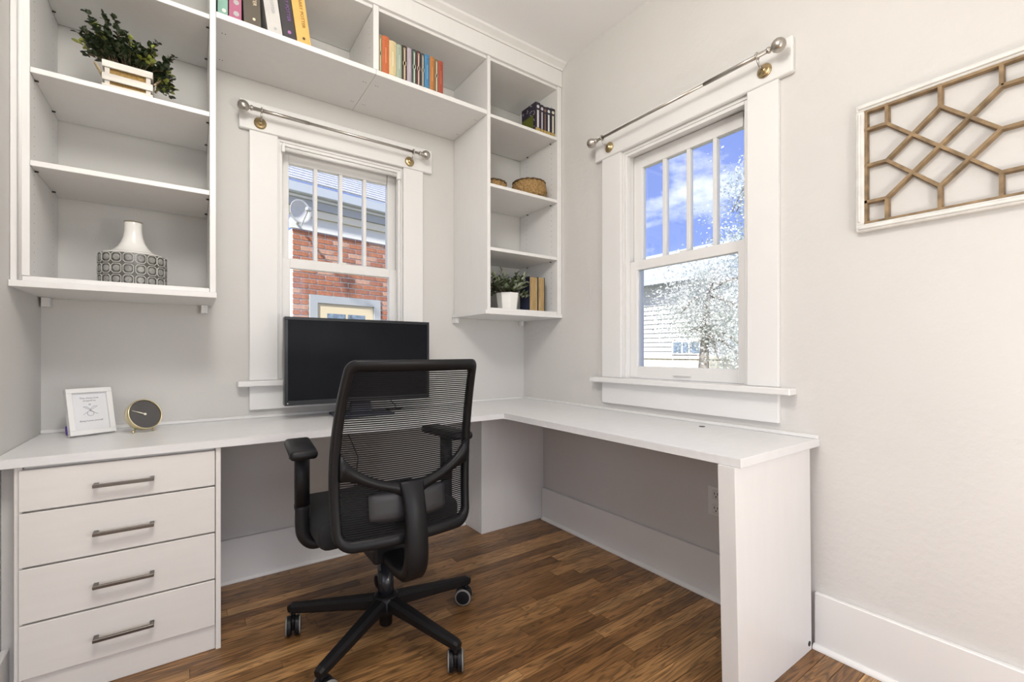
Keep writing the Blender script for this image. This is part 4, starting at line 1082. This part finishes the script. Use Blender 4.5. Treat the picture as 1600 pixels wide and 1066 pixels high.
# ================================================================== BASKETS
def basket(label, x, y, z, prof, parts_rim):
    b = thing('woven_basket', (x, y, z), label, 'basket', 'woven baskets on the right corner unit')
    bm = bmesh.new(); N = 72; rings = []
    m = len(prof)
    dense = []
    for i in range(m - 1):
        for k in range(5): t_ = k / 5; dense.append((prof[i][0] * (1 - t_) + prof[i + 1][0] * t_, prof[i][1] * (1 - t_) + prof[i + 1][1] * t_))
    dense.append(prof[-1])
    for j, (r_, h_) in enumerate(dense):
        rg = []
        for k in range(N):
            a = 2 * math.pi * k / N
            wv = 0.0035 * math.sin(18 * a + j * 0.9)
            rr = r_ + (wv if r_ > 0.02 else 0); rg.append(bm.verts.new((x + rr * math.cos(a), y + rr * math.sin(a), z + h_)))
        rings.append(rg)
    for a_, b_ in zip(rings, rings[1:]):
        for k in range(N): bm.faces.new((a_[k], a_[(k + 1) % N], b_[(k + 1) % N], b_[k]))
    finish('weave', bm, M_wick, b, True)
    bm = bmesh.new(); rr, hh = parts_rim
    add_tube(bm, [(x + (rr + 0.002 * math.sin(k * 2.2)) * math.cos(2 * math.pi * k / 60), y + (rr + 0.002 * math.sin(k * 2.2)) * math.sin(2 * math.pi * k / 60), z + hh + 0.0012 * math.sin(k * 1.7)) for k in range(61)], 0.0052, 7)
    finish('rim', bm, M_wickd, b, True)
basket('round woven basket with a dark rim on the third shelf of the right corner unit', -0.162, -0.262, 1.9895, [(0.02, 0.002), (0.080, 0.003), (0.100, 0.018), (0.108, 0.045), (0.104, 0.075), (0.098, 0.100), (0.090, 0.098), (0.096, 0.06), (0.09, 0.015), (0.02, 0.008)], (0.098, 0.103))
basket('low woven basket partly hidden behind the left side of the right corner unit', -0.418, -0.225, 1.9895, [(0.02, 0.002), (0.070, 0.003), (0.088, 0.015), (0.092, 0.035), (0.090, 0.056), (0.083, 0.055), (0.083, 0.015), (0.02, 0.008)], (0.090, 0.059))

# ================================================================== OUTSIDE
M_grass = mat('dry_lawn', (0.30, 0.30, 0.20), 0.95, nscale=3, namt=0.3)
struct(box('ground', -40, 60, -40, 60, -0.75, -0.60, M_grass, bev=0), 'pale lawn outside')
M_brick = mat('red_brick', (0.42, 0.16, 0.085), 0.9, nscale=25, namt=0.3, bscale=60, bstr=0.4)
M_brick2 = mat('brown_brick', (0.36, 0.14, 0.085), 0.9, nscale=25, namt=0.3, bscale=60, bstr=0.4)
M_brick3 = mat('pink_brick', (0.52, 0.29, 0.20), 0.9, nscale=25, namt=0.25, bscale=60, bstr=0.4)
M_mortar = mat('mortar', (0.78, 0.74, 0.68), 0.95, nscale=40, namt=0.15)
M_extw = mat('exterior_white_paint', (0.72, 0.71, 0.67), 0.6, nscale=6, namt=0.04)
M_extc = mat('exterior_cream_paint', (0.70, 0.58, 0.38), 0.6)
M_extcr = mat('exterior_pale_cream', (0.78, 0.72, 0.58), 0.6)
M_extg = mat('exterior_grey_paint', (0.42, 0.43, 0.43), 0.6)
M_gutter = mat('pale_blue_gutter', (0.46, 0.49, 0.52), 0.5)
M_roof = mat('pale_grey_shingle', (0.55, 0.56, 0.60), 0.9, nscale=30, namt=0.15)
M_side = mat('white_siding', (0.74, 0.73, 0.70), 0.7, nscale=5, namt=0.04)
M_extglass = mat('dark_reflective_pane', (0.20, 0.26, 0.33), 0.08, nscale=14, namt=0.6)
M_fence = mat('cream_fence', (0.74, 0.68, 0.56), 0.8, nscale=8, namt=0.12)

nbh = thing('brick_house', (-0.233, 3.73, -0.60), 'neighbouring red brick house with a white eave seen through the left window', 'house', rot=math.atan2(0.177, 0.984))
NM = MW[nbh.name] @ Matrix.Translation((0, 0, 0.60))
def nbox(name, s0, s1, d0, d1, z0, z1, m, parent=None, bev=0):
    bm = bmesh.new(); add_box(bm, s0, s1, d0, d1, z0, z1, bev); bm.transform(NM); return finish(name, bm, m, parent or nbh)
wallb = nbox('wall', -0.60, 5.0, 0.0, 4.0, -0.60, 2.60, M_mortar)
brr = random.Random(3); zc = 1.20; rowi = 0
bmeshes = {}
DS0, DS1 = -0.40, 0.60
while zc < 2.56:
    s = -0.605 - (0.105 if rowi % 2 else 0)
    while s < 1.35:
        s0, s1 = max(s, -0.603), s + 0.196
        if zc < 1.80:
            if s0 < DS0 < s1: s1 = DS0 - 0.012
            elif s0 < DS1 < s1: s0 = DS1 + 0.012
        if s1 - s0 > 0.03 and not (zc < 1.80 and s0 >= DS0 and s1 <= DS1):
            key = round(s1 - s0, 3)
            mm = brr.choice((M_brick, M_brick, M_brick2, M_brick3))
            if (key, mm.name) not in bmeshes:
                bm = bmesh.new(); add_box(bm, 0, s1 - s0, -0.012, 0.004, 0, 0.052, 0.003)
                me = bpy.data.meshes.new('brick'); bm.to_mesh(me); bm.free(); me.materials.append(mm); bmeshes[(key, mm.name)] = me
            o = bpy.data.objects.new('brick', bmeshes[(key, mm.name)]); C.objects.link(o); o.parent = wallb
            o.location = (s0, brr.uniform(-0.002, 0.001), zc + 0.60)
        s += 0.211
    zc += 0.0672; rowi += 1
nbox('frieze', -0.64, 5.0, -0.035, 0.01, 2.605, 2.770, M_extw)
nbox('bed_moulding', -0.66, 5.0, -0.075, 0.01, 2.775, 2.865, M_extcr)
nbox('soffit_board', -0.80, 5.0, -0.10, 0.2, 2.870, 2.965, M_extg)
nbox('drip_edge', -0.90, 5.0, -0.125, 0.2, 2.970, 3.000, M_extw)
nbox('gutter', -0.92, 5.0, -0.20, 0.2, 3.005, 3.13, M_gutter, None, 0.01)
for k in range(14):
    bm = bmesh.new(); add_box(bm, -0.95, 5.0, 0, 0.19, -0.012, 0.012)
    bm.transform(NM @ Matrix.Translation((0, -0.21 + 0.13 * k, 3.150 + 0.082 * k)) @ Matrix.Rotation(R(24), 4, 'X'))
    finish('shingle_course', bm, M_roof, nbh)
dj = nbox('door_frame', DS0, DS0 + 0.10, -0.03, 0.01, -0.60, 1.80, M_extg)
nbox('jamb', DS1 - 0.10, DS1, -0.03, 0.01, -0.60, 1.80, M_extg, dj)
nbox('head', DS0 + 0.10, DS1 - 0.10, -0.03, 0.01, 1.70, 1.80, M_extg, dj)
dd = nbox('door', DS0 + 0.11, DS1 - 0.11, -0.012, 0.005, -0.55, 1.69, M_extc)
for s0, s1 in ((-0.17, 0.085), (0.115, 0.37)):
    for z0, z1 in ((1.20, 1.57), (0.80, 1.17)):
        nbox('pane', s0, s1, -0.0135, -0.0122, z0, z1, M_extglass, dd)
# satellite dish hung at the eave
ds = thing('satellite_dish', (-0.75, 3.35, 2.80), 'cream satellite dish mounted under the eave of the brick house', 'dish')
Md = NM @ Matrix.Translation((-0.645, -0.34, 2.72)) @ Matrix.Rotation(R(90), 4, 'X') @ Matrix.Rotation(R(12), 4, 'Y')
bm = bmesh.new(); add_lathe(bm, [(0.001, -0.005), (0.07, 0.0), (0.13, 0.014), (0.165, 0.032), (0.168, 0.030), (0.13, 0.006), (0.07, -0.010), (0.001, -0.015)], 32, Md @ Matrix.Scale(0.82, 4), close=False)
finish('reflector', bm, mat('cream_dish_paint', (0.62, 0.60, 0.55), 0.6), ds, True)
bm = bmesh.new()
add_tube(bm, [NM @ Vector((-0.645, -0.32, 2.68)), NM @ Vector((-0.60, -0.20, 2.66)), NM @ Vector((-0.56, -0.04, 2.66))], 0.016, 10)
finish('mount_arm', bm, M_extg, ds, True)
bm = bmesh.new(); add_box(bm, -0.03, 0.03, -0.02, 0.02, 0.15, 0.20, 0.006, 1, 0, Md); add_tube(bm, [Md @ Vector((0.0, -0.17, 0.03)), Md @ Vector((0, 0, 0.17))], 0.008, 8)
finish('feed_horn', bm, M_extg, ds)

# white sided house far behind the right window
h2 = thing('sided_house', (12.0, 8.2, -0.60), 'pale house with white siding behind the tree in the right window', 'house')
box('wall_core', 12.06, 17.0, 5.4, 13.0, -0.60, 3.55, M_side, h2, 0)
z = -0.55
while z < 3.5:
    bm = bmesh.new()
    v = [bm.verts.new(p) for p in ((12.0, 5.38, z), (12.0, 13.0, z), (12.05, 13.0, z + 0.17), (12.05, 5.38, z + 0.17), (12.06, 5.38, z), (12.06, 13.0, z), (12.06, 13.0, z + 0.17), (12.06, 5.38, z + 0.17))]
    for f in ((0, 1, 2, 3), (0, 4, 5, 1), (3, 2, 6, 7), (0, 3, 7, 4), (1, 5, 6, 2)): bm.faces.new([v[i] for i in f])
    finish('siding_board', bm, M_side, h2); z += 0.165
bm = bmesh.new()
A = [bm.verts.new(p) for p in ((11.45, 5.0, 3.45), (11.45, 13.4, 3.45), (14.6, 13.4, 5.1), (14.6, 5.0, 5.1), (11.45, 5.0, 3.60), (11.45, 13.4, 3.60), (14.6, 13.4, 5.25), (14.6, 5.0, 5.25))]
for f in ((0, 1, 2, 3), (4, 5, 6, 7), (0, 1, 5, 4), (0, 3, 7, 4), (1, 2, 6, 5), (2, 3, 7, 6)): bm.faces.new([A[i] for i in f])
finish('roof', bm, mat('blue_grey_roof', (0.38, 0.42, 0.47), 0.9, nscale=12, namt=0.15), h2)
box('eave_gutter', 11.38, 11.46, 5.0, 13.4, 3.42, 3.56, M_gutter, h2, 0)
wf = box('window_frame', 11.93, 12.0, 5.95, 7.05, 0.98, 1.46, M_extw, h2, 0)
for y0_, y1_ in ((6.02, 6.36), (6.42, 6.62), (6.68, 6.98)): box('pane', 11.915, 11.929, y0_, y1_, 1.04, 1.40, M_extglass, wf, 0)

# plank fence
fn = thing('plank_fence', (10.5, 6.0, -0.60), 'cream board fence in front of the sided house', 'fence')
y_ = 1.2
fm = None
while y_ < 11.0:
    if fm is None:
        bm = bmesh.new(); add_box(bm, 10.48, 10.52, 1.2, 1.39, -0.60, 0.86, 0.004); o = finish('board', bm, M_fence, fn); fm = o
    else:
        o = fm.copy(); C.objects.link(o); o.location = (0, y_ - 1.2, 0)
    y_ += 0.20
box('top_rail', 10.43, 10.57, 1.2, 11.0, 0.865, 0.95, M_fence, fn, 0.004)
box('bottom_rail', 10.53, 10.58, 1.2, 11.0, -0.2, -0.1, M_fence, fn, 0)

def leaf_mat(name, c1, c2):
    m = bpy.data.materials.new(name); m.use_nodes = True
    t_ = m.node_tree; t_.nodes.clear(); L = t_.links.new
    out = t_.nodes.new('ShaderNodeOutputMaterial'); df = t_.nodes.new('ShaderNodeBsdfDiffuse'); tl = t_.nodes.new('ShaderNodeBsdfTranslucent'); ms = t_.nodes.new('ShaderNodeMixShader'); ms.inputs[0].default_value = 0.5
    tcn = t_.nodes.new('ShaderNodeTexCoord'); n_ = t_.nodes.new('ShaderNodeTexNoise'); n_.inputs['Scale'].default_value = 6; n_.inputs['Detail'].default_value = 4
    L(tcn.outputs['Object'], n_.inputs['Vector'])
    cr__ = t_.nodes.new('ShaderNodeValToRGB'); cr__.color_ramp.elements[0].position = 0.38; cr__.color_ramp.elements[1].position = 0.62
    cr__.color_ramp.elements[0].color = (*c1, 1); cr__.color_ramp.elements[1].color = (*c2, 1); L(n_.outputs['Fac'], cr__.inputs['Fac'])
    L(cr__.outputs[0], df.inputs[0]); L(cr__.outputs[0], tl.inputs[0]); L(df.outputs[0], ms.inputs[1]); L(tl.outputs[0], ms.inputs[2]); L(ms.outputs[0], out.inputs[0])
    return m
M_t1 = leaf_mat('frosty_foliage', (0.36, 0.44, 0.46), (0.86, 0.86, 0.84))  # glare of overexposed foliage put into the pale leaf colour
M_t2 = leaf_mat('white_blossom', (0.52, 0.55, 0.50), (0.92, 0.90, 0.87))  # blown-out daylight painted as near-white leaf colour
M_bark = mat('pale_bark', (0.30, 0.27, 0.24), 0.95, nscale=10, namt=0.3)
def tree(name, label, base, blobs, trunk, nleaf, size, m, seed):
    t_ = thing(name, base, label, 'tree', 'trees outside the right window')
    r = random.Random(seed); bml, bmw = bmesh.new(), bmesh.new()
    add_tube(bmw, trunk, [0.13 - 0.09 * k / (len(trunk) - 1) for k in range(len(trunk))], 8)
    tot = sum(b[3] * b[4] * b[5] for b in blobs)
    for bx_, by_, bz_, rx, ry, rz in blobs:
        c = Vector((bx_, by_, bz_)); tp = min(trunk, key=lambda p: (Vector(p) - c).length)
        for _ in range(5):
            e_ = c + Vector((r.uniform(-rx, rx), r.uniform(-ry, ry), r.uniform(-rz, rz))) * 0.7
            add_tube(bmw, [tp, Vector(tp).lerp(e_, 0.5) + Vector((0, 0, 0.1)), e_], [0.04, 0.025, 0.01], 5)
        k_ = int(nleaf * rx * ry * rz / tot)
        cl = [c + Vector((r.gauss(0, 0.5) * rx, r.gauss(0, 0.5) * ry, r.gauss(0, 0.5) * rz)) for _ in range(max(8, k_ // 26))]
        for _ in range(k_):
            q = r.choice(cl) + Vector((r.gauss(0, 0.13), r.gauss(0, 0.13), r.gauss(0, 0.11)))
            d_ = Vector((r.uniform(-1, 1), r.uniform(-1, 1), r.uniform(-1, 0.6)))
            sd_ = d_.cross(Vector((r.uniform(-1, 1), r.uniform(-1, 1), r.uniform(-1, 1)))).normalized(); d_.normalize()
            L_ = size * r.uniform(0.6, 1.3)
            v = [bml.verts.new(p) for p in (q, q + d_ * L_ * 0.5 + sd_ * L_ * 0.28, q + d_ * L_, q + d_ * L_ * 0.5 - sd_ * L_ * 0.28)]
            bml.faces.new(v)
    finish('trunk', bmw, M_bark, t_, True)
    o = finish('crown', bml, m, t_, False, recalc=False); o['kind'] = 'stuff'
tree('spruce_tree', 'tall frosty pale tree rising into the sky at the right of the right window', (9.1, 2.6, -0.6),
     [(9.02, 2.84, 4.9, 0.63, 0.63, 0.92), (9.02, 2.89, 3.64, 0.8, 0.86, 0.8), (9.02, 2.66, 2.49, 0.98, 1.03, 0.8), (9.02, 2.55, 1.45, 0.98, 1.03, 0.69)], [(9.1, 2.6, -0.6), (9.1, 2.65, 1.6), (9.05, 2.7, 3.5), (9.03, 2.8, 5.4)], 15000, 0.072, M_t1, 8)
tree('blossom_tree', 'broad white blossoming tree filling the lower pane of the right window', (5.9, 2.2, -0.6),
     [(5.95, 2.15, 2.41, 0.72, 0.6, 0.4), (5.95, 2.71, 1.89, 0.72, 0.52, 0.4), (5.87, 1.83, 1.73, 0.72, 0.56, 0.48), (5.87, 2.31, 1.45, 0.64, 0.48, 0.28), (5.87, 1.59, 1.01, 0.56, 0.4, 0.32)], [(5.95, 2.3, -0.6), (5.95, 2.28, 0.6), (5.95, 2.25, 1.4), (5.95, 2.2, 2.1)], 15000, 0.046, M_t2, 9)
